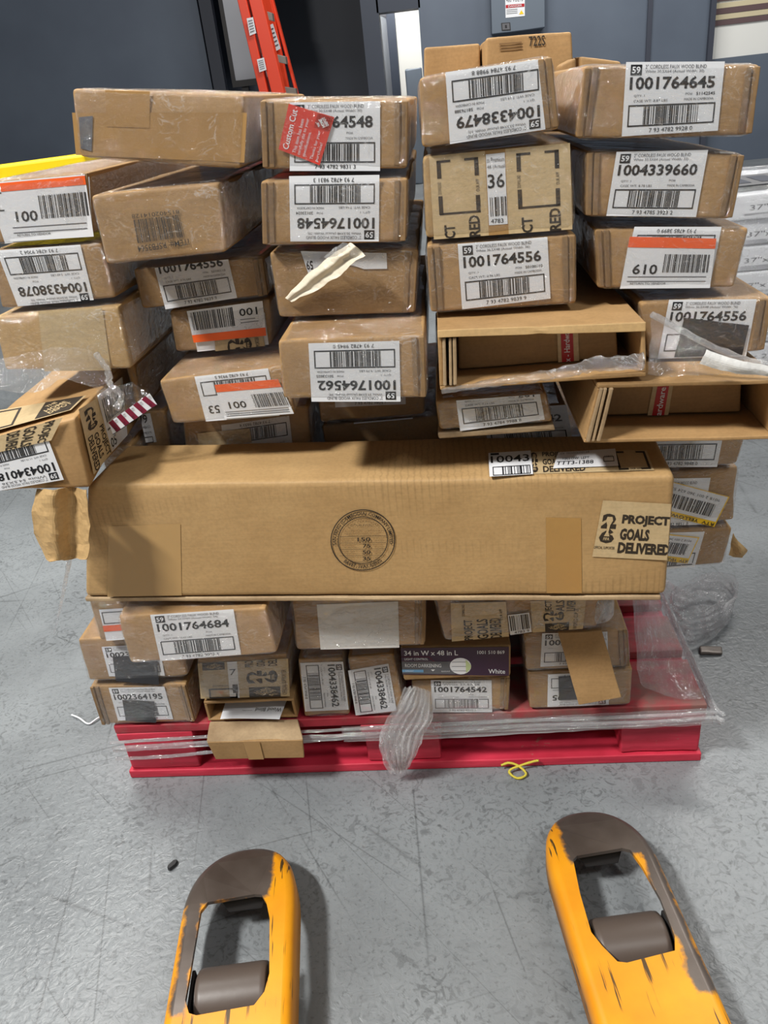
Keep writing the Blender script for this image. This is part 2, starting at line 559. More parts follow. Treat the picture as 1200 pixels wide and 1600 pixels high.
def sheet(rows, nu, nv, amp=0.004, freq=14, seed=0, thick=0.0):
    """smooth wrinkled sheet through a grid of points (rows of equal length)"""
    g = [smooth_path(r, nu) for r in rows]
    cols = [smooth_path([g[j][i] for j in range(len(rows))], nv) for i in range(nu + 1)]
    verts, faces = [], []
    for i in range(nu + 1):
        for j in range(nv + 1):
            p = cols[i][j]
            verts.append(p + noise.noise_vector(p * freq + Vector((seed, seed * 2, 0))) * amp + noise.noise_vector(p * freq * 3 + Vector((seed, 0, 0))) * amp * 0.4)
    for i in range(nu):
        for j in range(nv):
            a = i * (nv + 1) + j
            faces.append((a, a + 1, a + nv + 2, a + nv + 1))
    if thick:
        n = len(verts)
        nf = len(faces)
        me = mesh_from(verts, faces, 'tmp')
        nor = [Vector(v.normal) for v in me.vertices]
        bpy.data.meshes.remove(me)
        verts += [v - nr * thick for v, nr in zip(verts, nor)]
        faces += [tuple(n + k for k in reversed(f)) for f in faces[:nf]]
        for i in range(nu):
            for j in (0, nv):
                a, b = i * (nv + 1) + j, (i + 1) * (nv + 1) + j
                faces.append((a, b, n + b, n + a) if j == 0 else (b, a, n + a, n + b))
        for j in range(nv):
            for i in (0, nu):
                a, b = i * (nv + 1) + j, i * (nv + 1) + j + 1
                faces.append((b, a, n + a, n + b) if i == 0 else (a, b, n + b, n + a))
    return verts, faces


# ------------------------------------------------------------------ lettering
_txt = {}


def text_mesh(s, bold=0.0):
    key = (s, bold)
    if key in _txt:
        return _txt[key]
    c = bpy.data.curves.new('lettering', 'FONT')
    c.body = s
    c.offset = bold
    c.resolution_u = 2
    o = bpy.data.objects.new('lettering', c)
    COL.objects.link(o)
    dg = bpy.context.evaluated_depsgraph_get()
    me = bpy.data.meshes.new_from_object(o.evaluated_get(dg))
    vs = [(v.co.x, v.co.y) for v in me.vertices]
    fs = [tuple(p.vertices) for p in me.polygons]
    bpy.data.objects.remove(o)
    bpy.data.curves.remove(c)
    bpy.data.meshes.remove(me)
    x0, x1 = min(v[0] for v in vs), max(v[0] for v in vs)
    y0, y1 = min(v[1] for v in vs), max(v[1] for v in vs)
    w, h = max(x1 - x0, 1e-6), max(y1 - y0, 1e-6)
    _txt[key] = ([((v[0] - x0) / w, 1 - (v[1] - y0) / h) for v in vs], fs, w / h)
    return _txt[key]


class Sheet:
    """flat printed piece: polygons in (u right, v down) on a quad, layered outward; one mesh"""

    def __init__(s, quad, nrm, lift=0.0013, step=0.00035):
        s.q = quad
        s.n = nrm.normalized()
        s.lift, s.step = lift, step
        s.v, s.f, s.mi, s.mats = [], [], [], []

    def m(s, mat):
        if mat not in s.mats:
            s.mats.append(mat)
        return s.mats.index(mat)

    clip = None

    def pt(s, u, v, lay):
        if s.clip:
            u = min(max(u, s.clip[0]), s.clip[2])
            v = min(max(v, s.clip[1]), s.clip[3])
        return bil(s.q, u, v) + s.n * (s.lift + s.step * lay)

    def poly(s, pts, mat, lay=0):
        b = len(s.v)
        s.v += [s.pt(u, v, lay) for u, v in pts]
        s.f.append(tuple(range(b, b + len(pts))))
        s.mi.append(s.m(mat))

    def rect(s, x0, y0, x1, y1, mat, lay=0):
        s.poly([(x0, y0), (x0, y1), (x1, y1), (x1, y0)], mat, lay)

    def text(s, t, x0, y0, x1, y1, mat='ink', lay=1, bold=0.0, fit=True, rot=0):
        """rot 90: reads upward, -90: reads downward, 180: upside down, inside the same box"""
        vs, fs, asp = text_mesh(t, bold)
        b = len(s.v)
        for (a, c) in vs:
            if rot == 90:
                a, c = c, 1 - a
            elif rot == -90:
                a, c = 1 - c, a
            elif rot == 180:
                a, c = 1 - a, 1 - c
            s.v.append(s.pt(x0 + (x1 - x0) * a, y0 + (y1 - y0) * c, lay))
        k = s.m(mat)
        for f in fs:
            s.f.append(tuple(b + i for i in f))
            s.mi.append(k)

    def frame(s, x0, y0, x1, y1, tx, ty, mat='ink', lay=1):
        s.rect(x0, y0, x1, y0 + ty, mat, lay)
        s.rect(x0, y1 - ty, x1, y1, mat, lay)
        s.rect(x0, y0 + ty, x0 + tx, y1 - ty, mat, lay)
        s.rect(x1 - tx, y0 + ty, x1, y1 - ty, mat, lay)

    def bars(s, x0, y0, x1, y1, n=30, seed=1, mat='ink', lay=1, vert=True):
        rnd = random.Random(seed)
        ws = [rnd.choice((1, 1, 2, 3)) for _ in range(2 * n - 1)]
        tot = sum(ws)
        x = 0
        for i, w in enumerate(ws):
            if i % 2 == 0:
                if vert:
                    s.rect(x0 + (x1 - x0) * x / tot, y0, x0 + (x1 - x0) * (x + w) / tot, y1, mat, lay)
                else:
                    s.rect(x0, y0 + (y1 - y0) * x / tot, x1, y0 + (y1 - y0) * (x + w) / tot, mat, lay)
            x += w

    def emblem(s, x0, y0, x1, y1, mat='box_ink', bg='kraft', lay=1, rot=0):
        """heavy 2 over 6 with a pale cup shape through the middle"""
        w, h = x1 - x0, y1 - y0
        T = lambda a, c: {0: (a, c), 90: (c, 1 - a), -90: (1 - c, a), 180: (1 - a, 1 - c)}[rot]
        def tx(t, a0, c0, a1, c1, m, l, bold):
            p, q = T(a0, c0), T(a1, c1)
            s.text(t, x0 + w * min(p[0], q[0]), y0 + h * min(p[1], q[1]), x0 + w * max(p[0], q[0]), y0 + h * max(p[1], q[1]), m, l, bold, rot=rot)
        tx('2', 0, 0, 1, .5, mat, lay, .09)
        tx('6', 0, .5, 1, 1, mat, lay, .09)
        cup = [(.32, .1), (.66, .1), (.74, .22), (.6, .38), (.56, .62), (.68, .76), (.3, .76), (.42, .62), (.4, .38), (.26, .22)]
        s.poly([(x0 + w * T(a, c)[0], y0 + h * T(a, c)[1]) for a, c in cup], bg, lay + 1)
        tx('FIFA', .3, .80, .7, .9, bg, lay + 1, .02)

    def depot(s, x0, y0, x1, y1, mat='box_ink', fg='kraft', lay=1, rot=0):
        """square emblem with slanted stencil lettering"""
        s.rect(x0, y0, x1, y1, mat, lay)
        w, h = x1 - x0, y1 - y0
        for t, cx, cy, sz in (('THE', .24, .26, .3), ('HOME', .42, .46, .62), ('DEPOT', .6, .64, .66)):
            vs, fs, asp = text_mesh(t, .03)
            b = len(s.v)
            k = s.m(fg)
            hh = sz / asp * 1.35
            for (a, c) in vs:
                a, c = (a - .5) * sz, (c - .5) * hh
                ca, sa = math.cos(-.75), math.sin(-.75)
                a, c = cx + a * ca - c * sa, cy + a * sa + c * ca
                if rot == 90:
                    a, c = c, 1 - a
                elif rot == -90:
                    a, c = 1 - c, a
                elif rot == 180:
                    a, c = 1 - a, 1 - c
                s.v.append(s.pt(x0 + w * a, y0 + h * c, lay + 1))
            for f in fs:
                s.f.append(tuple(b + i for i in f))
                s.mi.append(k)

    def build(s, name, parent, label=None):
        org = Vector(parent.location) if parent is not None else sum(s.q, Vector()) / 4
        me = mesh_from(s.v, s.f, name, org, s.mi)
        o = link(name, me, s.mats, parent, org)
        if label:
            o['label'] = label
        return o


# ------------------------------------------------------------------ the hall
Z0 = Vector((0, 0, 0))
struct(sbox('floor', -8, 8, -4, 12, -0.1, 0.0, 'floor'))
YW = 9.0


def wx(px, py, y=YW):
    return at_y(px, py, y).x


def wz(px, py, y=YW):
    return at_y(px, py, y).z


xa, xb, xc, xd, xe = wx(325, 100), wx(597, 80), wx(657, 60), wx(1105, 60), wx(1113, 60)
z_l = wz(625, 16)
struct(sbox('wall_left', -8, xa, YW, YW + 0.25, 0, 4.2, 'wall'))
struct(sbox('wall_back', xc, xd, YW, YW + 0.25, 0, 4.2, 'wall'))
struct(sbox('wall_lintel', xb - 0.02, xc + 0.02, YW, YW + 0.25, z_l, 4.2, 'wall_dark'))
xp = wx(570, 80)
struct(sbox('wall_pier', xp, xb, YW, YW + 0.25, 0, 4.2, 'wall_dark'))
# dark recess behind the ladder; unseen ceiling added to shade it
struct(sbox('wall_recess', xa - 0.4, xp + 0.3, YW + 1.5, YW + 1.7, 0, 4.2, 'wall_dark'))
struct(sbox('ceiling_recess_shade', xa - 0.4, xp + 0.3, YW + 0.25, YW + 1.5, 2.6, 2.7, 'wall_dark'))
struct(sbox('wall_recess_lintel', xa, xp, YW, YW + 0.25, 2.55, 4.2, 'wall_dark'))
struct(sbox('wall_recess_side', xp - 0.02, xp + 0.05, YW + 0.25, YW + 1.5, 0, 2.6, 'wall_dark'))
struct(sbox('trim_1', xd, xe, YW - 0.06, YW + 0.2, 0, 4.2, 'trim_dark'))
struct(sbox('trim_2', wx(1010, 50), wx(1017, 50), YW - 0.025, YW, 0, 4.2, 'trim_dark'))
struct(sbox('trim_3', wx(322, 60), wx(341, 60), YW - 0.05, YW + 0.05, 0, 4.2, 'trim_dark'))
struct(sbox('wall_right', xe, 8, YW + 0.1, YW + 0.3, 1.06, 4.2, 'white_wall'))
struct(sbox('wall_right_lower', xe, 8, YW + 0.06, YW + 0.3, 0, 1.06, 'wall'))
for k, (ya, yb, m) in enumerate(((-12, 3, 'maroon'), (6, 14, 'beige'), (14, 23, 'maroon'), (24, 32, 'beige'), (33, 41, 'maroon'))):
    za, zb = wz(1112, ya), wz(1112, yb)
    struct(sbox('trim_%d' % (4 + k), xe, 8, YW + 0.085, YW + 0.1, zb, za, m))
# passage with a white wall seen through the opening
struct(sbox('wall_passage', xb - 0.6, xc + 1.2, YW + 2.4, YW + 2.6, 0, 4.2, 'white_wall'))
struct(sbox('wall_passage_side', xc, xc + 0.1, YW + 0.25, YW + 2.4, 0, 4.2, 'white_wall'))
pl = area('passage_fill_lamp', (xc - 0.06, YW + 0.7, 2.7), ((xb + xc) / 2 - .1, YW + 1.9, 1.2), 0.1, 0.9, 70)  # unseen lamp added to light the grey door
d0, d1 = at_y(598, 100, YW + 0.9), at_y(623, 100, YW + 2.3)
dz = at_y(600, 15, YW + 0.9).z
Pd = [Vector((d0.x, d0.y, dz)), Vector((d1.x, d1.y, dz)), Vector((d1.x, d1.y, 0.01)), Vector((d0.x, d0.y, 0.01))]
dn = (Pd[1] - Pd[0]).cross(Vector((0, 0, 1))).normalized()
vf = roundbox(Pd, -dn * 0.05, 0.004, (2, 2, 2), 0, 0, True, 0)
door = struct(link('door_1', mesh_from(vf[0], vf[1], 'door_1', Pd[3]), ['door_grey'], None, Pd[3]))
sh = Sheet(Pd, dn, 0.004, 0.002)
sh.frame(0, 0, 1, 1, .1, .02, 'grey_band', 0)
sh.poly([(.5 + .11 * math.cos(a * .523), .53 + .028 * math.sin(a * .523)) for a in range(12)], 'white', 1)
sh.rect(.4, .56, .6, .60, 'white', 1)
sh.build('door_sign', door)

# electrical cabinet on the back wall
ex0, ex1 = wx(766, 20), wx(849, 20)
ez = wz(800, 51)
t = thing('electrical_cabinet', 'tall grey electrical cabinet on the blue wall with a small danger sign', 'cabinet', (ex0, YW, ez))
sbox('cabinet_body', ex0, ex1, YW - 0.16, YW - 0.005, ez, ez + 1.6, 'grey_cabinet', t, bev=0.01)
q = [at_y(a, b, YW - 0.16) for a, b in ((789, -14), (820, -16), (820, 25), (790, 28))]
sh = Sheet(q, Vector((0, -1, 0)), 0.004, 0.002)
sh.rect(0, 0, 1, 1, 'white')
sh.rect(.02, .52, .98, .64, 'red_tape', 1)
sh.text('DANGER', .15, .54, .85, .62, 'white', 2)
sh.text('480 VOLTS', .05, .25, .9, .42, 'grey_ink', 1)
for k in range(3):
    sh.rect(.05, .70 + k * .07, .62, .72 + k * .07, 'grey_ink', 1)
sh.poly([(.70, .92), (.95, .92), (.82, .76)], 'yellow_sticker', 1)
sh.build('warning_sign', t, 'white and red danger sign with a yellow triangle')
q = [at_y(a, b, YW - 0.16) for a, b in ((783, 36), (797, 35), (798, 47), (784, 48))]
sh = Sheet(q, Vector((0, -1, 0)), 0.006, 0.002)
sh.rect(0, 0, 1, 1, 'dark')
sh.rect(.1, .1, .9, .9, 'grey_band', 1)
sh.rect(.4, .3, .6, .7, 'ink', 2)
sh.build('latch_plate', t)

# grey bin in the passage
bx0, bx1 = wx(634, 125, YW + 1.2), wx(660, 125, YW + 1.2)
t = sbox('grey_bin', bx0, bx1, YW + 1.2, YW + 1.5, 0, wz(640, 107, YW + 1.2), 'grey_cabinet', bev=0.02)
tag(t, 'grey bin standing in the bright passage beside the grey door', 'bin')

# pale board behind the ladder
yb = YW - 0.5
q = [at_y(a, b, yb) for a, b in ((337, -60), (415, -66), (420, 124), (356, 128))]
q[3].x = q[0].x
q[2].x = q[1].x
q[2].z = q[3].z
for p in q[:2]:
    p.z = q[3].z + 1.6
t = thing('notice_board', 'pale grey board with a dark frame behind the orange ladder', 'board', q[3])
vf = roundbox(q, Vector((0, 0.03, 0)), 0.004, (3, 3, 2), 0, 0, True, 0)
link('board_panel', mesh_from(vf[0], vf[1], 'board_panel', q[3]), ['pale_panel'], t)
fr = add(add([[], []], boxv(q[3].x - 0.04, q[2].x + 0.04, yb - 0.01, yb + 0.04, q[3].z - 0.06, q[3].z)), boxv(q[3].x - 0.04, q[3].x, yb - 0.01, yb + 0.04, q[3].z, q[0].z))
link('board_frame', mesh_from(fr[0], fr[1], 'board_frame', q[3]), ['dark'], t)
lg = add(add([[], []], boxv(q[3].x + .05, q[3].x + .12, yb + .03, yb + .08, 0, q[3].z)), boxv(q[2].x - .12, q[2].x - .05, yb + .03, yb + .08, 0, q[3].z))
link('board_stand', mesh_from(lg[0], lg[1], 'board_stand', q[3]), ['dark'], t)

# orange step ladder
YL = YW - 1.2
la = thing('step_ladder', 'orange fibreglass step ladder with white stickers leaning by the dark doorway', 'ladder', at_y(420, 140, YL).xy.to_3d())


def rail(name, a, b, wid, dep, y, mat='ladder'):
    p0, p1 = at_y(*a, y), at_y(*b, y)
    d = p1 - p0
    p1 = p0 + d * ((0.02 - p0.z) / d.z)
    w = Vector((wid, 0, 0))
    P = [p0, p0 + w, p1 + w, p1]
    vf = roundbox(P, Vector((0, dep, 0)), 0.006, (2, 6, 2), 0, 0, True, 0)
    link(name, mesh_from(vf[0], vf[1], name, la.location), [mat], la)
    return P


r1 = rail('front_rail', (361, -40), (404, 140), 0.085, 0.16, YL)
r2 = rail('front_rail', (379, -40), (423, 140), 0.125, 0.14, YL + 0.02)
r3 = rail('rear_rail', (403, -40), (440, 140), 0.075, 0.10, YL + 0.5)
r4 = rail('rear_rail', (417, -20), (461, 145), 0.025, 0.10, YL + 0.55, 'ladder')
for a, b in (((396, 12), (425, 20)), ((412, 80), (446, 88)), ((434, 134), (462, 138))):
    p0, p1 = at_y(*a, YL + 0.16), at_y(*b, YL + 0.3)
    P = [p0, p1, p1 - Vector((0, 0, .07)), p0 - Vector((0, 0, .07))]
    vf = roundbox(P, Vector((0, .1, 0)), 0.004, (2, 2, 2), 0, 0, True, 0)
    link('step', mesh_from(vf[0], vf[1], 'step', la.location), ['alu'], la)
for a, b in (((402, 40), (412, 85)), ((424, 92), (440, 140))):
    vf = tube([at_y(*a, YL + 0.4), at_y(*b, YL + 0.4)], 0.03, 6)
    link('spreader_bar', mesh_from(vf[0], vf[1], 'spreader_bar', la.location), ['alu'], la)
for qd in (((386, 29), (396, 27), (401, 52), (391, 56)), ((402, 93), (413, 90), (417, 109), (406, 113)), ((420, 40), (427, 37), (439, 76), (430, 81))):
    s = Sheet([at_y(*c, YL + (0.5 if qd[0][0] == 420 else 0.0)) for c in qd], Vector((0, -1, 0)), 0.02, 0.004)
    s.rect(0, 0, 1, 1, 'white')
    for k in range(5):
        s.rect(.15, .15 + k * .16, .85, .2 + k * .16, 'grey_band', 1)
    s.build('warning_sticker', la, 'white sticker')

# white wrapped load far to the right
YF = 1.62
f0 = at_y(1146, 320, YF)
zt_ = f0.z + 0.03
t = thing('wrapped_load', 'white film-wrapped pallet load of flat packs behind the right stack', 'load', (f0.x + 0.4, YF, 0))
lx0, lx1 = f0.x - 0.03, f0.x + 0.75
for k in range(7):
    z0 = 0.13 + k * (zt_ - 0.13) / 7
    z1 = 0.13 + (k + 1) * (zt_ - 0.13) / 7 - 0.004
    o = sbox('flat_pack', lx0 + 0.012 * (k % 2), lx1, YF + 0.01 * (k % 3), YF + 0.6, z0, z1, 'white', t, bev=0.008, seed=k)
    qq = [Vector((lx0 + .06, YF, z1 - .02)), Vector((lx0 + .24, YF, z1 - .02)), Vector((lx0 + .24, YF, z0 + .02)), Vector((lx0 + .06, YF, z0 + .02))]
    s = Sheet(qq, Vector((0, -1, 0)), 0.006, 0.001)
    s.rect(0, 0, 1, 1, 'white')
    s.text('37"x 24"', .1, .3, .9, .75, 'grey_ink', 1)
    s.build('pack_label', t)
vf = roundbox([Vector((lx0, YF, zt_)), Vector((lx1, YF, zt_)), Vector((lx1, YF, .1)), Vector((lx0, YF, .1))], Vector((0, .6, 0)), .02, (8, 8, 6), .008, 4, False, 0, .012, .02)
link('stretch_wrap', mesh_from(vf[0], vf[1], 'stretch_wrap', t.location), ['film_edge'], t, smooth=True)
qq = [at_y(1155, 312, YF + .1), at_y(1200, 305, YF + .1)]
s = Sheet([Vector((lx0 + .03, YF + .3, zt_)), Vector((lx0 + .33, YF + .3, zt_)), Vector((lx0 + .33, YF + .05, zt_)), Vector((lx0 + .03, YF + .05, zt_))], Vector((0, 0, 1)), 0.016, 0.001)
s.rect(0, 0, 1, 1, 'grey_band')
for k in range(3):
    s.rect(.08 + k * .3, .2, .28 + k * .3, .8, 'trim_dark', 1)
s.build('top_label', t)
for k in range(3):
    sbox('pallet_runner', lx0 + .3 * k, lx0 + .3 * k + .1, YF + .02, YF + .58, 0, .1, 'wood', t)

# yellow shelf edge behind the left boxes
p0, p1 = at_y(-30, 262, 1.3), at_y(131, 240, 1.3)
p0 = p0 + (p0 - p1) * 4.0
t = thing('yellow_barrier', 'yellow plastic barrier top behind the upper left cartons', 'barrier', (p0.x + .1, 1.3, 0))
P = [p0, p1, p1 - Vector((0, 0, .05)), p0 - Vector((0, 0, .05))]
vf = roundbox(P, Vector((0, .12, 0)), .008, (4, 2, 2), 0, 0, True, 0)
link('top_rail', mesh_from(vf[0], vf[1], 'top_rail', t.location), ['yellow_plastic'], t)
for xx in (p0.x - .55, p0.x - .3):
    sbox('leg', xx, xx + .05, 1.32, 1.4, 0, p1.z - .02, 'yellow_plastic', t)

# ------------------------------------------------------------------ red pallet
HW, PH, PD = 0.508, 0.127, 0.96
pal = thing('wooden_pallet', 'red painted wooden pallet under the stacked cartons', 'pallet', (0, PD / 2, 0))
org = Vector(pal.location)
for k in range(7):
    y0 = 0.0 + k * (PD - 0.1) / 6
    sbox('deck_board', -HW, HW, y0, y0 + (0.118 if k in (0, 6) else 0.105), PH - 0.018, PH, 'deck', pal, bev=0.003, seed=k)
for k, x0 in enumerate((-HW, -0.07, HW - 0.14)):
    sbox('stringer_board', x0, x0 + 0.14, 0, PD, PH - 0.036, PH - 0.0185, 'wood', pal, bev=0.003, seed=10 + k)
    for j, y0 in enumerate((0.004, PD / 2 - 0.07, PD - 0.144)):
        sbox('block', x0 + 0.004, x0 + 0.136, y0, y0 + 0.14, 0.0185, PH - 0.0365, 'wood', pal, bev=0.005, seed=20 + 3 * k + j)
for j, y0 in enumerate((0, PD - 0.14)):
    sbox('bottom_board', -HW, HW, y0, y0 + 0.14, 0.0, 0.018, 'wood' if j == 0 else 'deck', pal, bev=0.003, seed=40 + j)  # rear board dirty; its darker wood also stands in for shade under the deck
for k, x0 in enumerate((-HW, -0.07, HW - 0.14)):
    sbox('bottom_board', x0, x0 + 0.14, 0.141, PD - 0.141, 0.0, 0.018, 'deck', pal, bev=0.003, seed=50 + k)  # dirty, and darker wood again to deepen the shade inside the pallet

# ------------------------------------------------------------------ cartons
GRP = 'cartons stacked on the red pallet'
BX = {}
FOLDS = {'C1': 'lr', 'C2': 'lr', 'C3': 'r', 'C4': 'r', 'D1': 'r', 'D3': 'lr', 'E1': 'lr', 'E2': 'lr', 'E3': 'l', 'E4': 'r', 'G11': 'r', 'G10': 'r', 'A1': 'r', 'B3': 'r', 'G4': 'lr', 'G13': 'r'}
DOWN = Vector((0, 0, -1))


class Carton:
    pass


def carton(key, label, y0, quad, depth, zt=None, zb=None, yaw=0.0, film=True, mat='card', name='cardboard_box', inset=0.0033, amp=0.0014, crush=0.004, xl=None, xr=None, drop=0.0, folds=None):
    b = Carton()
    yr = math.radians(yaw)
    b.d = Vector((math.sin(yr), math.cos(yr), 0))
    b.n = -b.d
    cx = at_y(sum(p[0] for p in quad) / 4, sum(p[1] for p in quad) / 4, y0).x
    b.p0 = Vector((cx, y0, 0))
    P = [at_plane(px, py, b.p0, b.d) for px, py in quad]
    for hi, lo in ((0, 3), (1, 2)):
        e = P[hi] - P[lo]
        if zt is not None:
            P[hi] = P[lo] + e * ((zt - P[lo].z) / e.z)
        if zb is not None:
            e = P[hi] - P[lo]
            P[lo] = P[hi] - e * ((P[hi].z - zb) / e.z)
    for a, c, x in ((0, 1, xl), (3, 2, xl), (1, 0, xr), (2, 3, xr)):
        if x is not None:
            P[a] = P[c] + (P[a] - P[c]) * ((x - P[c].x) / (P[a].x - P[c].x))
    c = sum(P, Vector()) / 4
    W1, H1 = (P[1] - P[0]).normalized(), (P[0] - P[3]).normalized()
    P = [P[0] + W1 * inset - H1 * inset, P[1] - W1 * inset - H1 * inset, P[2] - W1 * inset + H1 * inset, P[3] + W1 * inset + H1 * inset]
    b.P = P
    b.D = b.d * depth + Vector((0, 0, -drop))
    base = (P[2] + P[3]) / 2 + b.D / 2
    b.root = thing(name, label, 'box', base, GRP)
    b.seed = len(BX) + 1
    folds = FOLDS.get(key, '')
    b.film = film
    BX[key] = b
    if mat:
        vf = roundbox(P, b.D, 0.0045, (8, 5, 6), amp, b.seed, True, crush)
        link('carton', mesh_from(vf[0], vf[1], 'carton', base), [mat], b.root, smooth=True)
    for side in folds:
        a, c = (P[0], P[3]) if side == 'l' else (P[1], P[2])
        w_ = W1 * (.0065 if side == 'l' else -.0065)
        i_ = W1 * (.001 if side == 'l' else -.001) - H1 * .0015
        for kk in range(2):
            o_ = w_ * (1.25 * kk) + i_
            q = [a + o_, a + o_ + w_, c + o_ + w_ + H1 * .003, c + o_ + H1 * .003]
            if side == 'r':
                q = [q[1], q[0], q[3], q[2]]
            q = [p_ - b.d * (.0026 - .0008 * kk) for p_ in q]
            vf = roundbox(q, b.d * .004, .0014, (1, 8, 1), .0011, b.seed + 90 + kk, False, .0015)
            link('end_fold', mesh_from(vf[0], vf[1], 'end_fold', base), ['card_dark'], b.root, smooth=True)
    if film:
        fd = min(1.0, 0.42 / depth)
        vf = roundbox(P, b.D * fd, 0.011, (14, 9, 9), 0.0013, b.seed + 50, True, 0.0015, 0.0014, 0.0044)
        link('stretch_wrap', mesh_from(vf[0], vf[1], 'stretch_wrap', base), ['film'], b.root, smooth=True)
    return b


def fq(b, quad):
    return [at_plane(px, py, b.P[3], b.d) for px, py in quad]


ROT = {0: (0, 1, 2, 3), 180: (2, 3, 0, 1), 90: (3, 0, 1, 2), -90: (1, 2, 3, 0)}


def autoclip(b, s):
    """keep a front label inside its carton's front face"""
    zlo, zhi = min(b.P[2].z, b.P[3].z) - .001, max(b.P[0].z, b.P[1].z) + .001
    xlo, xhi = min(b.P[0].x, b.P[3].x), max(b.P[1].x, b.P[2].x)
    ok = [(u / 24, v / 24) for u in range(25) for v in range(25)
          if zlo <= bil(s.q, u / 24, v / 24).z <= zhi and xlo <= bil(s.q, u / 24, v / 24).x <= xhi]
    return (min(o[0] for o in ok), min(o[1] for o in ok), max(o[0] for o in ok), max(o[1] for o in ok))


def fsheet(b, quad, rot=0, lift=0.0013):
    """printed piece on the front of carton b; quad: picture corners TL TR BR BL; rot: which way its text runs (90 reads upward)"""
    q = fq(b, quad)
    s = Sheet([q[i] for i in ROT[rot]], b.n, lift)
    s.clip = autoclip(b, s)
    return s


def tsheet(b, quad, rot=0, lift=0.0013):
    """on the top of carton b"""
    n = (b.P[1] - b.P[0]).cross(b.D).normalized()
    q = [at_plane(px, py, b.P[0], n) for px, py in quad]
    return Sheet([q[i] for i in ROT[rot]], n, lift)


def tape(b, quad, mat='brown_tape', lift=0.0008, name='packing_tape', label=None):
    s = fsheet(b, quad, 0, lift)
    s.rect(0, 0, 1, 1, mat)
    return s.build(name, b.root, label)


def std(b, quad, num, l2, dig, wt='', po='', rot=0, l1='2" CORDLESS FAUX WOOD BLIND', ymin=0.0, sh=None, build=True, seed=1, lift=0.0013, clip=None):
    """the white carton label with stock number and barcode; ymin: what is torn or covered above that height is left out"""
    s = sh or fsheet(b, quad, rot, lift)
    if clip:
        s.clip = clip
    s.rect(0, 0, 1, 1, 'white')
    if ymin < 0.06:
        s.rect(.05, .035, .165, .175, 'ink', 1)
        s.text('59', .065, .06, .15, .15, 'white', 2, .02)
        s.text(l1, .20, .035, .82, .088, 'grey_ink', 1)
        s.text(l2, .20, .105, .80, .155, 'grey_ink', 1)
    if ymin < 0.2:
        s.text(num, .05, .195, .92, .37, 'ink', 1, .026)
    if ymin < 0.4:
        s.text('QTY: 1', .10, .435, .21, .47, 'grey_ink', 1)
        s.text('PO#', .63, .425, .70, .46, 'grey_ink', 1)
        if po:
            s.text(po, .74, .42, .93, .465, 'ink', 1, .01)
        if wt:
            s.text('CASE WT: ' + wt + ' LBS', .10, .505, .45, .54, 'grey_ink', 1)
        s.text('MADE IN CAMBODIA', .62, .50, .92, .535, 'grey_ink', 1)
    s.frame(.05, .575, .945, .875, .013, .02)
    s.bars(.21, .60, .77, .85, 30, seed)
    s.text(dig, .28, .905, .73, .965, 'ink', 1)
    if build:
        s.build('shipping_label', b.root, 'white barcode label')
    return s


def sticker(b, quad, rot=0, code='001', extra=None, lift=0.0032, bars=(.38, .32, .9, .68), cd=(.08, .42, .30, .58), band=(0, 0, 1, .17), bandmat='orange', seed=5, crot=0):
    """white return sticker with a coloured band"""
    s = fsheet(b, quad, rot, lift)
    s.rect(0, 0, 1, 1, 'white')
    s.rect(*band, bandmat, 1)
    s.bars(*bars, 32, seed)
    s.text(code, *cd, 'ink', 1, .018, rot=crot)
    for k in range(2):
        s.rect(.06, .76 + k * .09, .94, .775 + k * .09, 'grey_ink', 1)
    s.text('RETURN TO VENDOR', .1, .88, .5, .92, 'grey_ink', 1)
    if extra:
        extra(s)
    s.build('return_sticker', b.root, 'white sticker with an %s band' % ('orange' if bandmat == 'orange' else bandmat))
    return s


# ---- bottom rows
b = carton('G4', 'small carton labelled 1002364195 with a black square patch, on the pallet corner', 0.0, [(136, 1070), (293, 1067), (309, 1125), (157, 1133)], 0.5, zb=0.129)
std(b, [(170, 1074), (257, 1072), (271, 1123), (185, 1125)], '1002364195', 'White 35.5X64 (Actual Width: 35)', '7 93 4785 2291 3', l1='2.5" Cordless Premium Faux Wood Blind', seed=2)
s = fsheet(b, [(192, 1091), (242, 1093), (246, 1128), (196, 1124)], lift=0.0034)
s.poly([(0, .02), (.03, 1), (.97, .98), (1, .85), (.94, .66), (.99, .5), (1, .03), (.5, 0)], 'black_sticker')
s.build('black_patch', b.root, 'black square patch')
b = carton('G3', 'carton labelled 1002 with a black patch over its barcode, behind the overhanging 1001764684 carton', 0.0, [(117, 995), (285, 982), (297, 1060), (136, 1066)], 0.5, zb=0.229, zt=0.322)
std(b, [(159, 1010), (248, 1005), (258, 1055), (171, 1056)], '1002364195', 'White 35.5X64 (Actual Width: 35)', '7 93 4785 2291 3', seed=2)
s = fsheet(b, [(177, 1024), (247, 1020), (249, 1068), (182, 1062)], lift=0.0034)
s.rect(0, 0, 1, 1, 'black_sticker')
s.build('black_patch', b.root, 'black patch')
b = carton('G1', 'carton with an orange-banded label, its left end peeking out behind the 1001764684 carton', -0.02, [(138, 948), (330, 930), (345, 1000), (156, 1011)], 0.5, zb=0.326, zt=0.412, xr=-0.394)
s = fsheet(b, [(155, 952), (250, 946), (262, 1003), (169, 1010)], 180)
s.rect(0, 0, 1, 1, 'white')
s.frame(.1, .62, .97, .93, .013, .02)
s.rect(0, .42, 1, .58, 'orange', 2)
s.build('shipping_label', b.root, 'white label with an orange band')
b = carton('G2', 'wide overhanging carton labelled 1001764684 under the left end of the long box', -0.095, [(177, 958), (418, 946), (437, 1024), (201, 1040)], 0.158, zt=0.4305)
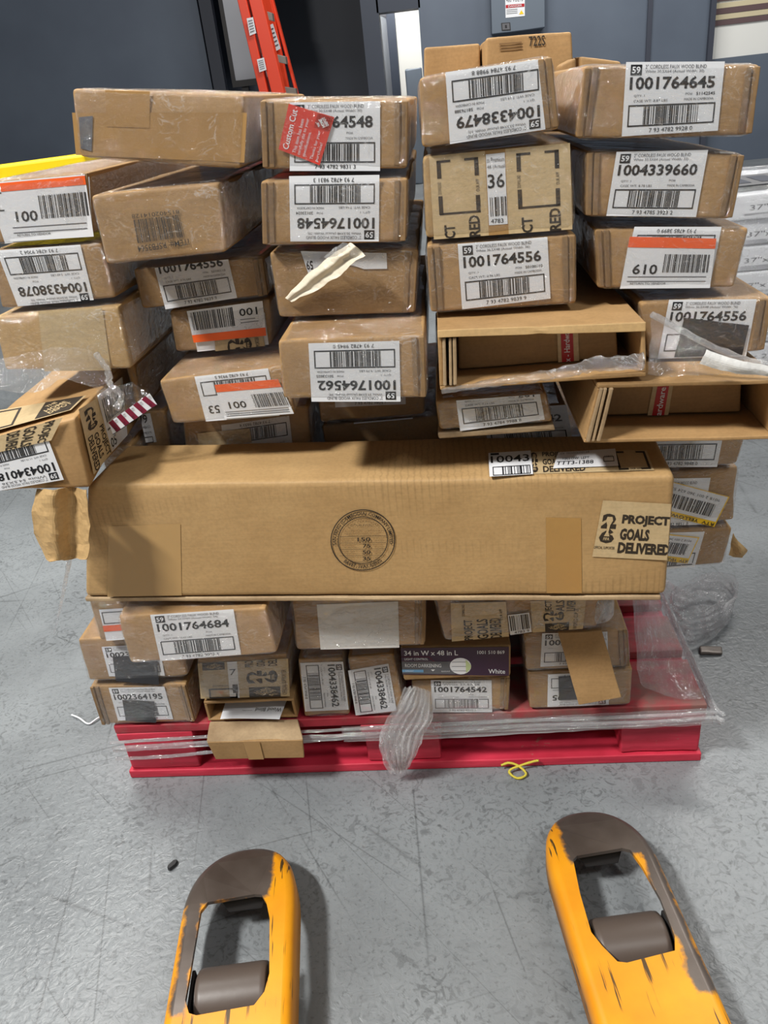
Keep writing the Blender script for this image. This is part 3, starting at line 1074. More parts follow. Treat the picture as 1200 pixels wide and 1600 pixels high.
std(b, [(235, 960), (365, 951), (377, 1022), (251, 1032)], '1001764684', 'White 54.5X84 (Actual Width: 54)', '7 93 4782 9002 3', '16.62', seed=3)
b = carton('G6', 'small open carton with its front flap folded down over the pallet edge', 0.0, [(314, 1094), (462, 1090), (472, 1134), (325, 1137)], 0.4, zb=0.129, mat=None, film=False, name='open_cardboard_box')
g6 = b
b = carton('G5', 'carton sealed with printed tape standing on the small open carton', 0.0, [(305, 1037), (452, 1028), (456, 1089), (311, 1093)], 0.4, zt=0.272)
s = fsheet(b, [(309, 1036), (450, 1028), (453, 1087), (314, 1091)])
s.rect(0, 0, .33, 1, 'kraft')
s.rect(.33, 0, .44, 1, 'white', 1)
s.text('7', .35, .2, .42, .36, 'ink', 2)
s.rect(.37, .62, .43, .86, 'ink', 2)
s.rect(.44, 0, 1, 1, 'kraft')
s.depot(.05, .0, .30, .2, 'box_ink', 'kraft', 1, 180)
s.frame(.1, .72, .42, 1.0, .02, .04, 'box_ink', 1)
s.text('DOWNLOAD', .15, .62, .35, .67, 'box_ink', 1)
for i, w_ in enumerate(('PRO', 'GOA', 'DEL')):
    s.text(w_, .52 + i * .13, .0, .62 + i * .13, .17, 'box_ink', 1, .02, rot=90)
s.emblem(.53, .28, .88, .62, 'box_ink', 'kraft', 1, 90)
s.depot(.55, .72, .9, 1.0, 'box_ink', 'kraft', 1, 180)
s.text('OFFICIAL SUPPORTER', .92, .28, .97, .95, 'box_ink', 1, rot=90)
s.build('printed_tape', b.root, 'kraft tape printed with black logos')
b = carton('G7', 'left of the two upright cartons labelled 1004338462 on the pallet', 0.0, [(462, 1027), (538, 1025), (551, 1130), (475, 1132)], 0.45, zb=0.129)
std(b, [(469, 1035), (536, 1033), (545, 1108), (477, 1111)], '1004338462', 'White 30.5X48 (Actual Width: 30)', '7 93 4784 9940 8', '6.98', rot=-90, seed=4)
b = carton('G8', 'right of the two upright cartons labelled 1004338462, its label wrinkled', 0.0, [(540, 1025), (618, 1018), (638, 1124), (553, 1130)], 0.45, zb=0.129)
std(b, [(544, 1047), (607, 1036), (620, 1110), (556, 1117)], '1004338462', 'White 30.5X48 (Actual Width: 30)', '7 93 4784 9940 8', '6.98', rot=-90, seed=4)
b = carton('G10', 'small carton labelled 1001764542 under the purple printed carton', 0.0, [(640, 1061), (800, 1058), (798, 1115), (646, 1114)], 0.45, zb=0.129, zt=0.205)
std(b, [(673, 1062), (768, 1062), (769, 1112), (676, 1112)], '1001764542', 'White 27.5X48', '7 93 4782 8312 2', '7.02', seed=5)
b = carton('G9', 'flat carton with a purple printed end reading 34 in W x 48 in L', -0.012, [(623, 1008), (802, 1006), (801, 1058), (627, 1058)], 0.45, film=False, zb=0.209)
s = fsheet(b, [(626, 1012), (795, 1010), (795, 1055), (629, 1053)])
s.rect(0, 0, 1, 1, 'purple')
s.text('34 in W x 48 in L', .03, .09, .53, .27, 'white', 2, .012)
s.text('1001 510 869', .71, .11, .96, .23, 'white', 2, .008)
s.poly([(0, .32), (.26, .32), (.31, .50), (0, .50)], 'lilac', 1)
s.poly([(0, .33), (.255, .33), (.303, .49), (0, .49)], 'purple', 2)
s.text('LIGHT CONTROL', .03, .36, .25, .44, 'white', 3, .006)
s.poly([(0, .50), (.5, .50), (.5, .96), (0, .96)], 'grey_band', 1)
s.text('ROOM DARKENING', .03, .58, .37, .71, 'white', 2, .006)
s.rect(0, .80, .2, .90, 'blue_band', 2)
s.text('SUNLIGHT', .03, .825, .11, .875, 'white', 3)
s.poly([(.27, .79), (.31, .79), (.29, .86)], 'white', 2)
s.text('BLACKOUT', .37, .83, .45, .88, 'white', 2)
s.poly([(.55 + .1 * math.cos(a * .314), .66 + .3 * math.sin(a * .314)) for a in range(20)], 'white', 2)
s.poly([(.6, .42), (.635, .55), (.65, .66), (.635, .78), (.6, .9)], 'green_tint', 3)
for k in range(3):
    s.rect(.47, .5 + k * .16, .6, .512 + k * .16, 'grey_ink', 3)
s.text('White', .81, .76, .965, .92, 'white', 2, .005)
s.build('printed_end', b.root, 'dark purple printed end panel with white lettering')
b = carton('G11', 'carton with a blank creased white paper over its label under the long box', -0.045, [(450, 939), (668, 937), (667, 1010), (460, 1019)], 0.11, zt=0.424)
s = fsheet(b, [(495, 944), (622, 939), (624, 1011), (501, 1014)])
s.rect(0, 0, 1, 1, 'dirty_white')
s.build('blank_label', b.root, 'blank creased white paper')
b = carton('G12', 'crumpled carton patched with printed kraft tape under the long box', -0.03, [(676, 940), (955, 936), (936, 982), (692, 1004)], 0.085, zt=0.392, amp=0.005, crush=0.012)
s = fsheet(b, [(704, 940), (790, 938), (795, 992), (706, 1000)], lift=0.004)
s.rect(0, 0, 1, 1, 'kraft')
for i, w_ in enumerate(('PROJECT', 'GOALS', 'DELIVERED')):
    s.text(w_, .22 + i * .23, .45, .42 + i * .23, 1.0, 'box_ink', 1, .02, rot=90)
s.text('DOWNLOAD', .2, .05, .25, .35, 'box_ink', 1, rot=90)
s.text('OUR APP', .87, .2, .92, .5, 'box_ink', 1, rot=90)
s.build('printed_tape', b.root, 'kraft tape with black lettering')
s = fsheet(b, [(828, 937), (915, 934), (910, 980), (832, 986)], lift=0.004)
s.rect(0, 0, 1, 1, 'kraft')
for i, w_ in enumerate(('JECT', 'ALS', 'LIVER')):
    s.text(w_, .26 + i * .2, .0, .42 + i * .2, .36, 'box_ink', 1, .02, rot=90)
s.emblem(.22, .36, .62, .66, 'box_ink', 'kraft', 1, 90)
s.depot(.25, .74, .72, 1.0, 'box_ink', 'kraft', 1, 180)
s.text('WORLD CUP 26', .8, .3, .88, .98, 'box_ink', 1, rot=90)
s.build('printed_tape', b.root, 'kraft tape with black lettering')
s = fsheet(b, [(793, 958), (826, 954), (830, 984), (797, 989)], lift=0.0055)
s.rect(0, 0, 1, 1, 'white')
s.bars(.05, .05, .95, .8, 14, 9)
s.text('4783 9', .2, .84, .9, .96, 'ink', 1)
s.build('shipping_label', b.root, 'scrap of barcode label')
b = carton('G14', 'carton with a black patch on an upside-down label, on the pallet at the right', 0.0, [(820, 1048), (992, 1040), (988, 1107), (824, 1106)], 0.45, zb=0.129, zt=0.2125)
s = std(b, [(856, 1053), (951, 1049), (951, 1100), (855, 1104)], '1002364195', 'White 35.5X64 (Actual Width: 35)', '7 93 4785 2291 3', rot=180, seed=6)
s = fsheet(b, [(872, 1055), (920, 1053), (922, 1090), (873, 1092)], lift=0.0034)
s.rect(0, 0, 1, 1, 'black_sticker')
s.build('black_patch', b.root, 'black patch')
b = carton('G13', 'carton labelled 100 half covered by the loose cardboard piece under the long box', -0.005, [(815, 991), (985, 982), (988, 1047), (818, 1042)], 0.45, zb=0.2145, zt=0.294)
std(b, [(847, 989), (949, 986), (950, 1036), (844, 1041)], '1002364195', 'White 35.5X64 (Actual Width: 35)', '7 93 4785 2291 3', seed=6)

# ---- layer hidden in part behind the long box: right column F
b = carton('F3', 'lowest right carton with a yellow sticker reading RTV, overhanging the pallet side', 0.065, [(1000, 832), (1147, 827), (1136, 880), (1000, 897)], 0.45, zb=0.352, zt=0.424, xl=0.085)
s = fsheet(b, [(1000, 833), (1101, 830), (1085, 885), (985, 893)])
s.rect(0, 0, 1, 1, 'white')
s.frame(.05, .58, .95, .93, .013, .03)
s.bars(.1, .62, .7, .9, 26, 3)
s.build('shipping_label', b.root, 'white label')
def rtv(t):
    def f(s):
        s.text(t, .03, .08, .62, .21, 'ink', 2, .012)
    return f
s = fsheet(b, [(1000, 829), (1092, 838), (1073, 879), (985, 868)], 180, 0.003)
s.rect(0, 0, 1, 1, 'yellow_sticker')
s.rect(.02, .2, .98, .97, 'white', 1)
s.text('RTV  YELLOW/JH', .02, .03, .62, .17, 'ink', 2, .012)
s.bars(.12, .3, .7, .72, 30, 8, 'ink', 2)
s.text('9018 2 001 360 624 526', .1, .80, .75, .88, 'grey_ink', 2)
s.build('return_sticker', b.root, 'white sticker with a yellow band')
b = carton('F2', 'right carton with a yellow-edged sticker reading RTV YELLOW, beside the long box end', 0.072, [(1000, 745), (1158, 739), (1148, 825), (1000, 830)], 0.45, zb=0.427, zt=0.524, xl=-0.45)
s = fsheet(b, [(1000, 748), (1110, 746), (1096, 822), (985, 826)])
s.rect(0, 0, 1, 1, 'white')
s.text('CORDLESS FAUX WOOD BLIND', .3, .06, .82, .12, 'grey_ink', 1)
s.text('White 36.5X48', .3, .15, .62, .21, 'grey_ink', 1)
s.text('7 93 4782 9851 0', .35, .9, .8, .96, 'ink', 1)
s.build('shipping_label', b.root, 'white label')
s = fsheet(b, [(1000, 738), (1139, 775), (1115, 822), (985, 791)], 180, 0.003)
s.rect(0, 0, 1, 1, 'yellow_sticker')
s.rect(.015, .17, .98, .98, 'white', 1)
s.text('RTV  YELLOW/JH', .02, .02, .62, .15, 'ink', 2, .012)
s.bars(.10, .28, .68, .68, 32, 8, 'ink', 2)
s.text('9018 2 001 360 624 526', .08, .78, .66, .86, 'grey_ink', 2)
s.build('return_sticker', b.root, 'white sticker with a yellow band')
b = carton('F1', 'right carton showing a barcode ending 9848 0 directly under the lower open box', 0.062, [(1000, 690), (1166, 690), (1154, 731), (1000, 736)], 0.4, zb=0.527, zt=0.64, xl=0.38)
std(b, [(1012, 645), (1137, 640), (1120, 729), (1003, 729)], '1001764562', 'White 39.5X48 (Actual Width: 39)', '7 93 4782 9848 0', ymin=.5, seed=7)

# ---- long box across the front
b = carton('H', 'long brown box lying across the front, printed with a round certificate stamp', -0.10, [(134, 757), (1056, 743), (1041, 931), (131, 934)], 0.137, yaw=3.0, film=False, mat=None, name='long_cardboard_box', inset=0.0, amp=0.001)
h = b
vf = roundbox(b.P, b.D, 0.009, (22, 8, 5), 0.0012, 3, True, 0.002)
link('carton', mesh_from(vf[0], vf[1], 'carton', b.root.location), ['card_long'], b.root, smooth=True)
# raw corrugated edge along the bottom
Pb = [b.P[3] + Vector((0, 0.001, -0.001)), b.P[2] + Vector((-.006, 0.001, -0.001)), b.P[2] + Vector((-.006, 0.001, -.008)), b.P[3] + Vector((0, 0.001, -.008))]
vf = roundbox(Pb, b.d * 0.12, 0.002, (40, 2, 3), 0.0006, 9, False, 0.001)
link('bottom_flap', mesh_from(vf[0], vf[1], 'bottom_flap', b.root.location), ['card_edge'], b.root)['label'] = 'raw corrugated edge of the bottom flap'
# certificate stamp
cq = fq(b, [(516, 796), (618, 794), (618, 890), (517, 892)])
s = Sheet(cq, b.n, 0.0013, 0.0003)


def ring(s, r0, r1, mat, lay=0, n=64):
    k = s.m(mat)
    b0 = len(s.v)
    for i in range(n):
        a = 2 * math.pi * i / n
        s.v.append(s.pt(.5 + r0 * math.cos(a), .5 + r0 * math.sin(a), lay))
        s.v.append(s.pt(.5 + r1 * math.cos(a), .5 + r1 * math.sin(a), lay))
    for i in range(n):
        j = (i + 1) % n
        s.f.append((b0 + 2 * i, b0 + 2 * i + 1, b0 + 2 * j + 1, b0 + 2 * j))
        s.mi.append(k)


def arc_text(s, t, r, hgt, a0, a1, mat, top=True, lay=1, bold=0.0):
    vs, fs, asp = text_mesh(t, bold)
    k = s.m(mat)
    b0 = len(s.v)
    for (x, y) in vs:
        if top:
            a = a0 + (a1 - a0) * x
            rr = r + hgt * (.5 - y)
        else:
            a = a0 + (a1 - a0) * x
            rr = r - hgt * (.5 - y)
        s.v.append(s.pt(.5 + rr * math.sin(a), .5 - rr * math.cos(a), lay))
    for f in fs:
        s.f.append(tuple(b0 + i for i in f))
        s.mi.append(k)


ring(s, .483, .498, 'ink')
ring(s, .373, .385, 'ink')
arc_text(s, 'SAN FENG (CAMBODIA) COMPANY LIMITED', .43, .068, -1.72, 1.72, 'ink', True, 1, .012)
arc_text(s, 'BAVET, SVAY RIENG', .43, .068, 3.86, 2.42, 'ink', False, 1, .012)
arc_text(s, 'BOX CERTIFICATE', .335, .035, -.8, .8, 'faint_ink', True)
s.text('DOUBLEWALL', .32, .235, .68, .262, 'box_ink', 1)
s.text('BOX MEETS ALL CONSTRUCTION', .2, .30, .8, .322, 'faint_ink', 1)
s.text('REQUIREMENTS OF APPLICABLE', .2, .34, .8, .362, 'faint_ink', 1)
s.text('FREIGHT CLASSIFICATION', .25, .38, .75, .402, 'faint_ink', 1)
for k, (t_, l_, r_) in enumerate((('150', 'BURSTING TEST', 'LBS PER SQ INCH'), ('75', 'MIN COMB WT FACINGS', 'LBS PER M SQ FT'), ('50', 'SIZE LIMIT', 'INCHES'), ('35', 'GROSS WT LT', 'LBS'))):
    y = .425 + k * .105
    s.rect(.14, y, .86, y + .006, 'box_ink', 1)
    s.text(t_, .42 if len(t_) == 3 else .5, y + .02, .62, y + .088, 'ink', 1, .012)
    s.text(l_, .16 + .03 * k, y + .04, .38, y + .065, 'faint_ink', 1)
    s.text(r_, .66, y + .04, .84 - .03 * k, y + .065, 'faint_ink', 1)
s.rect(.3, .845, .7, .85, 'box_ink', 1)
s.build('certificate_stamp', b.root, 'round black printed certificate stamp')
tape(b, [(853, 808), (908, 809), (909, 926), (854, 926)])
tape(b, [(170, 822), (282, 818), (284, 930), (168, 932)], 'clear_tape', 0.0006)
s = fsheet(b, [(942, 781), (1053, 787), (1047, 875), (925, 869)])
s.rect(0, 0, 1, 1, 'kraft')
s.emblem(.04, .22, .24, .74)
s.text('OFFICIAL SUPPORTER', .0, .80, .27, .85, 'box_ink', 1, .005)
s.text('PROJECT', .31, .22, .955, .42, 'box_ink', 1, .05)
s.text('GOALS', .31, .46, .70, .67, 'box_ink', 1, .05)
s.text('DELIVERED', .31, .71, .99, .91, 'box_ink', 1, .05)
s.build('printed_tape', b.root, 'kraft tape reading PROJECT GOALS DELIVERED')
s = tsheet(b, [(829, 707), (1010, 705), (1022, 736), (830, 742)])
s.rect(0, 0, 1, 1, 'kraft')
s.emblem(.0, .05, .06, .95)
s.text('PROJECT', .10, .03, .33, .30, 'box_ink', 1, .03)
s.text('GOALS', .10, .36, .26, .62, 'box_ink', 1, .03)
s.text('DELIVERED', .10, .68, .45, .95, 'box_ink', 1, .03)
s.frame(.72, .05, .98, .95, .02, .08, 'box_ink', 1)
s.rect(.80, 0, .90, 1, 'kraft', 2)
s.text('OUR APP', .81, .90, .90, .98, 'box_ink', 3)
s.build('printed_tape', b.root, 'kraft tape reading PROJECT GOALS DELIVERED along the top')
s = tsheet(b, [(872, 710), (961, 704), (966, 731), (864, 735)], lift=0.003)
s.rect(0, 0, 1, 1, 'white')
s.text('E28  TECHNOLOGY DR', .05, .06, .55, .16, 'grey_ink', 1)
s.text('YELLOW: LEFT', .1, .38, .55, .52, 'ink', 1)
s.text('TTT3-1388', .03, .6, .62, .82, 'ink', 1, .01)
s.frame(.78, .45, .95, .75, .01, .04, 'ink', 1)
s.text('ITEM', .8, .38, .93, .44, 'grey_ink', 1)
s.build('address_label', b.root, 'white printed label')
s = tsheet(b, [(763, 711), (829, 707), (833, 744), (765, 748)], lift=0.003)
s.rect(0, 0, 1, 1, 'white')
s.rect(.05, .03, .25, .12, 'ink', 1)
s.text('10043', .05, .16, .95, .46, 'ink', 1, .01)
s.frame(.08, .62, .95, .98, .02, .03, 'ink', 1)
s.bars(.3, .65, .9, .95, 12, 5)
s.build('shipping_label', b.root, 'white label reading 10043')

# ---- column A (left)
b = carton('A5', 'carton with a half hidden label ending 479 behind the torn left carton', 0.10, [(100, 640), (258, 625), (270, 700), (120, 715)], 0.4, zb=0.527, zt=0.672, xl=-0.360)
s = fsheet(b, [(186, 652), (235, 645), (245, 690), (196, 697)])
s.rect(0, 0, 1, 1, 'white')
s.text('479', .4, .02, .88, .32, 'ink', 1, .012)
s.text('PO# 69148653', .3, .4, .92, .5, 'grey_ink', 1)
s.text('MADE IN CAMBODIA', .3, .6, .92, .68, 'grey_ink', 1)
s.frame(.0, .78, .92, 1, .02, .03)
s.build('shipping_label', b.root, 'white label ending 479')
b = carton('A3b', 'plain carton set back under the blank tan carton at the left', 0.06, [(70, 586), (214, 580), (222, 630), (80, 640)], 0.45, zb=0.678, zt=0.762, xl=-0.344)
b = carton('A4', 'torn carton at the far left front sealed with printed tape, labelled 10043401', -0.125, [(-75, 702), (119, 646), (145, 765), (-50, 776)], 0.38, yaw=-4.0, film=False, amp=0.003, crush=0.010)
a4 = b
std(b, [(-40, 700), (70, 668), (101, 748), (-15, 768)], '1004340187', 'White 54.5X36', '7 93 4785 4018 7', '11.73', rot=180, l1='2" CORDLESS FAUX WOOD BLIND', seed=8, lift=0.003)
s = tsheet(b, [(-60, 655), (137, 622), (113, 645), (-75, 697)], lift=0.004)
s.rect(0, 0, 1, 1, 'kraft')
s.frame(.28, .08, .52, .95, .02, .06, 'box_ink', 1)
s.depot(.70, .02, .98, .95)
s.build('printed_tape', b.root, 'kraft tape with black logos')
s = fsheet(b, [(-60, 697), (100, 650), (82, 686), (-50, 716)], lift=0.0045)
s.rect(0, 0, 1, 1, 'kraft')
for i, w_ in enumerate(('PROJEC', 'GOALS', 'DELIVERE')):
    s.text(w_, .80 - i * .17, .0, .93 - i * .17, .98, 'box_ink', 1, .02, rot=-90)
s.build('printed_tape', b.root, 'kraft tape folded over the torn corner')
# right side of that carton: tape and label
sn = (b.P[1] - b.P[2]).cross(b.D).normalized()
if sn.x < 0:
    sn = -sn
def ssheet(quad, rot=0, lift=0.003):
    q = [at_plane(px, py, b.P[2], sn) for px, py in quad]
    return Sheet([q[i] for i in ROT[rot]], sn, lift)
s = ssheet([(119, 640), (148, 622), (172, 706), (143, 742)], -90)
s.rect(0, 0, 1, 1, 'kraft')
s.emblem(.06, .28, .40, .80, 'box_ink', 'kraft', 1, 90)
s.text('PROJECT', .44, .06, .98, .32, 'box_ink', 1, .02)
s.text('GOALS', .48, .38, .9, .6, 'box_ink', 1, .02)
s.text('DELIVERED', .46, .66, 1.0, .9, 'box_ink', 1, .02)
s.build('printed_tape', b.root, 'kraft tape reading PROJECT GOALS')
s = ssheet([(148, 619), (188, 589), (196, 680), (172, 706)])
s.rect(0, 0, 1, 1, 'white')
s.bars(.1, .1, .95, .5, 24, 3)
s.rect(.05, .6, .95, .63, 'grey_ink', 1)
s.text('05', .05, .78, .35, .95, 'ink', 1, .01)
s.build('side_label', b.root, 'white label on the side')
carton('A6', 'plain carton sliver visible between the torn left carton and the long box', 0.072, [(100, 690), (200, 680), (210, 740), (110, 750)], 0.3, zb=0.527, zt=0.630, xl=-0.425, xr=-0.366)
# torn paper hanging from its bottom edge
rows = []
for py, xs in ((764, (60, 85, 112, 136)), (800, (50, 82, 112, 137)), (840, (56, 84, 114, 139)), (866, (72, 92, 112, 136)), (876, (80, 94, 116, 132))):
    rows.append([at_y(x, py + (6 * math.sin(x * .9) if py > 850 else 0), -0.125 + 0.010 * math.sin(x * .13) - (py - 764) * 0.0001) for x in xs])
vf = sheet(rows, 24, 24, .0035, 40, 3, .0008)
link('torn_paper', mesh_from(vf[0], vf[1], 'torn_paper', b.root.location), ['card_light'], b.root)['label'] = 'torn brown paper hanging down'
b = carton('A3', 'blank tan carton without a label, third from the top at the left edge', -0.01, [(-15, 491), (188, 475), (210, 580), (5, 582)], 0.5, zt=0.856, mat='card_light')
tape(b, [(60, 486), (160, 480), (174, 578), (70, 580)], 'kraft')
b = carton('A2', 'left carton labelled 1004338078 upside down', 0.0, [(-20, 387), (161, 373), (187, 470), (0, 490)], 0.5, zb=0.858)
std(b, [(-5, 391), (126, 382), (148, 472), (30, 482)], '1004338078', 'White 30.5X36 (Actual Width: 30)', '7 93 4784 9904 2', '5.60', rot=180, seed=9)
b = carton('A1', 'top left carton with an orange-banded sticker reading 001', 0.0, [(-25, 279), (143, 263), (150, 369), (-15, 386)], 0.5)
s = std(b, [(-22, 290), (140, 276), (146, 372), (10, 384)], '1004338078', 'White 30.5X36', '7 93 4784 9904 2', rot=180, ymin=.5, seed=9)
sticker(b, [(1, 284), (134, 272), (148, 369), (18, 377)], 0, '001', bars=(.42, .27, .98, .65), cd=(.12, .50, .38, .68), band=(0, .02, 1, .16), crot=180)

# ---- column B
b = carton('B6', 'carton with a cut-off upside-down label, just above the long box at its left', 0.068, [(283, 668), (485, 650), (492, 725), (290, 745)], 0.45, zb=0.527, zt=0.672)
std(b, [(346, 664), (452, 649), (460, 718), (354, 735)], '1001764548', 'White 30.5X48', '7 93 4782 9833 4', rot=180, seed=10)
tape(b, [(309, 676), (391, 668), (394, 690), (312, 700)], 'kraft', 0.003)
b = carton('B5', 'carton with stickers reading 53 and 001 and an orange band', -0.03, [(243, 592), (480, 562), (489, 648), (268, 666)], 0.5, xr=-0.083)
s = std(b, [(304, 588), (419, 575), (438, 652), (323, 661)], '1001764548', 'White 30.5X48', '7 93 4782 9936 5', rot=180, ymin=.5, seed=11, build=False)
s.text('53', .77, .20, .92, .37, 'ink', 1, .012)
s.build('shipping_label', b.root, 'white barcode label')
def e53(s):
    s.text('53', 1.06, .56, 1.2, .82, 'ink', 1, .012)
s = fsheet(b, [(336, 600), (435, 591), (460, 645), (352, 653)], 0, 0.0032)
s.rect(0, 0, 1, 1, 'white')
s.rect(0, .0, 1, .22, 'orange', 1)
s.bars(.5, .36, .98, .74, 28, 4)
s.text('001', .12, .52, .38, .72, 'ink', 1, .012, rot=180)
for k in range(3):
    s.rect(.04, .80 + k * .06, .96, .815 + k * .06, 'grey_ink', 1)
s.build('return_sticker', b.root, 'white sticker with an orange band')
b = carton('B4', 'carton with an orange-striped 001 sticker and a scrap of logo tape', 0.05, [(260, 483), (425, 462), (430, 545), (273, 563)], 0.5, zb=0.766)
s = std(b, [(300, 500), (414, 488), (421, 545), (310, 556)], '1001764556', 'White 36.5X48', '7 93 4782 9839 9', rot=180, ymin=.5, seed=12)
s = fsheet(b, [(336, 530), (412, 524), (416, 546), (338, 555)], 0, 0.003)
s.rect(0, 0, 1, 1, 'kraft')
s.emblem(.25, .0, .75, 1.0, 'box_ink', 'kraft', 1, 90)
s.text('SUPPORTER', .82, .05, .9, .95, 'box_ink', 1, rot=90)
s.build('printed_tape', b.root, 'scrap of kraft logo tape')
s = fsheet(b, [(293, 485), (411, 469), (417, 523), (304, 534)], 0, 0.0042)
s.rect(0, 0, 1, 1, 'white')
s.bars(.04, .06, .60, .62, 32, 4)
s.text('001', .68, .14, .92, .36, 'ink', 1, .012)
s.rect(.68, .45, .88, .47, 'grey_ink', 1)
s.rect(.68, .54, .92, .56, 'grey_ink', 1)
s.rect(0, .76, 1, 1, 'orange', 1)
s.build('return_sticker', b.root, 'white sticker with an orange stripe')
b = carton('B3', 'carton labelled 1001764556 tucked under the RSFB3564 carton', 0.04, [(203, 415), (415, 395), (425, 466), (219, 486)], 0.5, zt=0.892)
std(b, [(236, 396), (352, 384), (371, 465), (259, 483)], '1001764556', 'White 36.5X48 (Actual Width: 36)', '7 93 4782 9839 9', '8.96', '50100110', seed=12)
b = carton('B2', 'tilted carton printed ITEM RSFB3564 upside down with a barcode', -0.055, [(135, 302), (345, 279), (360, 397), (163, 418)], 0.5)
s = fsheet(b, [(206, 335), (284, 327), (297, 382), (217, 394)], 180)
s.bars(.06, .24, .98, .86, 34, 6, 'box_ink')
s.text('ITEM#: RSFB3564', 0, .0, 1, .19, 'box_ink', 1, .01)
s.text('815402014128', .05, .89, 1.0, 1.0, 'box_ink', 1)
s.build('printed_barcode', b.root, 'black barcode printed on the card')
b = carton('B1', 'blank taped carton topmost at the left of the stack', -0.05, [(107, 134), (388, 143), (383, 268), (120, 250)], 0.45)
tape(b, [(113, 176), (386, 176), (382, 254), (119, 242)])
tape(b, [(165, 141), (235, 143), (234, 200), (167, 198)], lift=0.0012)
tape(b, [(124, 183), (146, 181), (144, 236), (127, 232)], 'grey_band', 0.0016)

# ---- column C
b = carton('C6', 'shadowed carton with an upright barcode in the dark gap, lower of the two there', 0.10, [(495, 640), (690, 632), (690, 664), (500, 668)], 0.4, zb=0.527, zt=0.628)
std(b, [(548, 608), (645, 602), (645, 654), (553, 662)], '1004338479', 'White 33.5X48', '7 93 4784 9988 8', seed=13)
b = carton('C5', 'shadowed carton with an upside-down label directly beneath the 1001764562 carton', 0.085, [(490, 600), (668, 592), (668, 636), (495, 641)], 0.45, zb=0.631, zt=0.725)
std(b, [(520, 562), (632, 556), (634, 631), (524, 636)], '1001764562', 'White 39.5X48', '7 93 4782 9804 7', seed=14)
b = carton('C4', 'protruding carton labelled 1001764562 upside down, in the second column from the middle', -0.12, [(430, 528), (668, 518), (671, 625), (439, 627)], 0.5)
std(b, [(482, 536), (624, 532), (626, 627), (487, 627)], '1001764562', 'White 39.5X48 (Actual Width: 39)', '7 93 4782 9845 0', '9.79', '50123025', rot=180, seed=14)
b = carton('C3', 'carton with a torn and curled white label, above the 1001764562 carton', -0.04, [(415, 390), (658, 385), (653, 493), (433, 500)], 0.5)
s = fsheet(b, [(470, 392), (604, 392), (605, 422), (478, 440)])
s.poly([(0, 0), (1, .1), (1, .92), (.72, .8), (.6, .6), (.3, .5), (.18, .8), (.06, .95)], 'white')
s.text('59', .04, .32, .12, .62, 'ink', 1, .02, rot=180)
s.build('torn_label', b.root, 'torn remains of a white label')
rows = []
for k, (x0, y0, x1, y1) in enumerate(((446, 465, 456, 472), (474, 436, 494, 454), (502, 413, 526, 434), (526, 394, 550, 414), (546, 380, 570, 398))):
    lift = (0.004, 0.009, 0.011, 0.012, 0.010)[k]
    yy = -0.046 - 0.005 * k
    rows.append([at_y(x0, y0, yy), at_y((x0 * 2 + x1) / 3, (y0 * 2 + y1) / 3, yy - lift * .8), at_y((x0 + 2 * x1) / 3, (y0 + 2 * y1) / 3, yy - lift * .5), at_y(x1, y1, yy - lift)])
vf = sheet(rows, 40, 18, .0022, 60, 4, .0005)
link('curled_label', mesh_from(vf[0], vf[1], 'curled_label', b.root.location), ['cream'], b.root)['label'] = 'cream label strip peeled and curled'
rows = [[at_y(505, 402, -.052), at_y(520, 388, -.060), at_y(540, 379, -.066)], [at_y(520, 410, -.060), at_y(538, 398, -.072), at_y(556, 388, -.074)], [at_y(534, 412, -.062), at_y(552, 404, -.068), at_y(568, 392, -.070)]]
vf = sheet(rows, 18, 18, .003, 80, 6)
link('crumpled_wrap', mesh_from(vf[0], vf[1], 'crumpled_wrap', b.root.location), ['film_rope'], b.root, smooth=True)
b = carton('C2', 'carton labelled 1001764548 upside down, under the one with the red sticker', -0.055, [(402, 278), (642, 273), (639, 383), (406, 388)], 0.5)
std(b, [(452, 275), (593, 273), (592, 377), (454, 377)], '1001764548', 'White 30.5X48 (Actual Width: 30)', '7 93 4782 9831 3', '7.66', '50123024', rot=180, seed=15)
b = carton('C1', 'top carton with a red Custom Cut sticker slanted over its label', -0.05, [(400, 150), (644, 150), (641, 267), (405, 269)], 0.5)
std(b, [(453, 160), (594, 158), (594, 267), (453, 267)], '1001764548', 'White 30.5X48 (Actual Width: 30)', '7 93 4782 9831 3', seed=15)
q = fq(b, [(436, 233), (452, 162), (523, 183), (500, 258)])
s = Sheet(q, b.n, 0.0034)
s.rect(0, 0, 1, 1, 'red_sticker')
s.text('Custom Cut', .06, .08, .92, .22, 'white', 1, .012)
s.text('This item has been', .05, .32, .78, .40, 'white', 1)
s.text('carefully cut to your', .05, .43, .82, .52, 'white', 1)
s.text('specifications.', .05, .55, .58, .64, 'white', 1)
s.text('Thanks for your', .05, .74, .66, .83, 'white', 1)
s.text('purchase!', .05, .86, .44, .95, 'white', 1)
s.rect(.70, .62, .99, .97, 'red_sticker', 1)
s.depot(.70, .64, .98, .96, 'red_sticker', 'white', 1)
s.build('custom_cut_sticker', b.root, 'red sticker with white lettering')

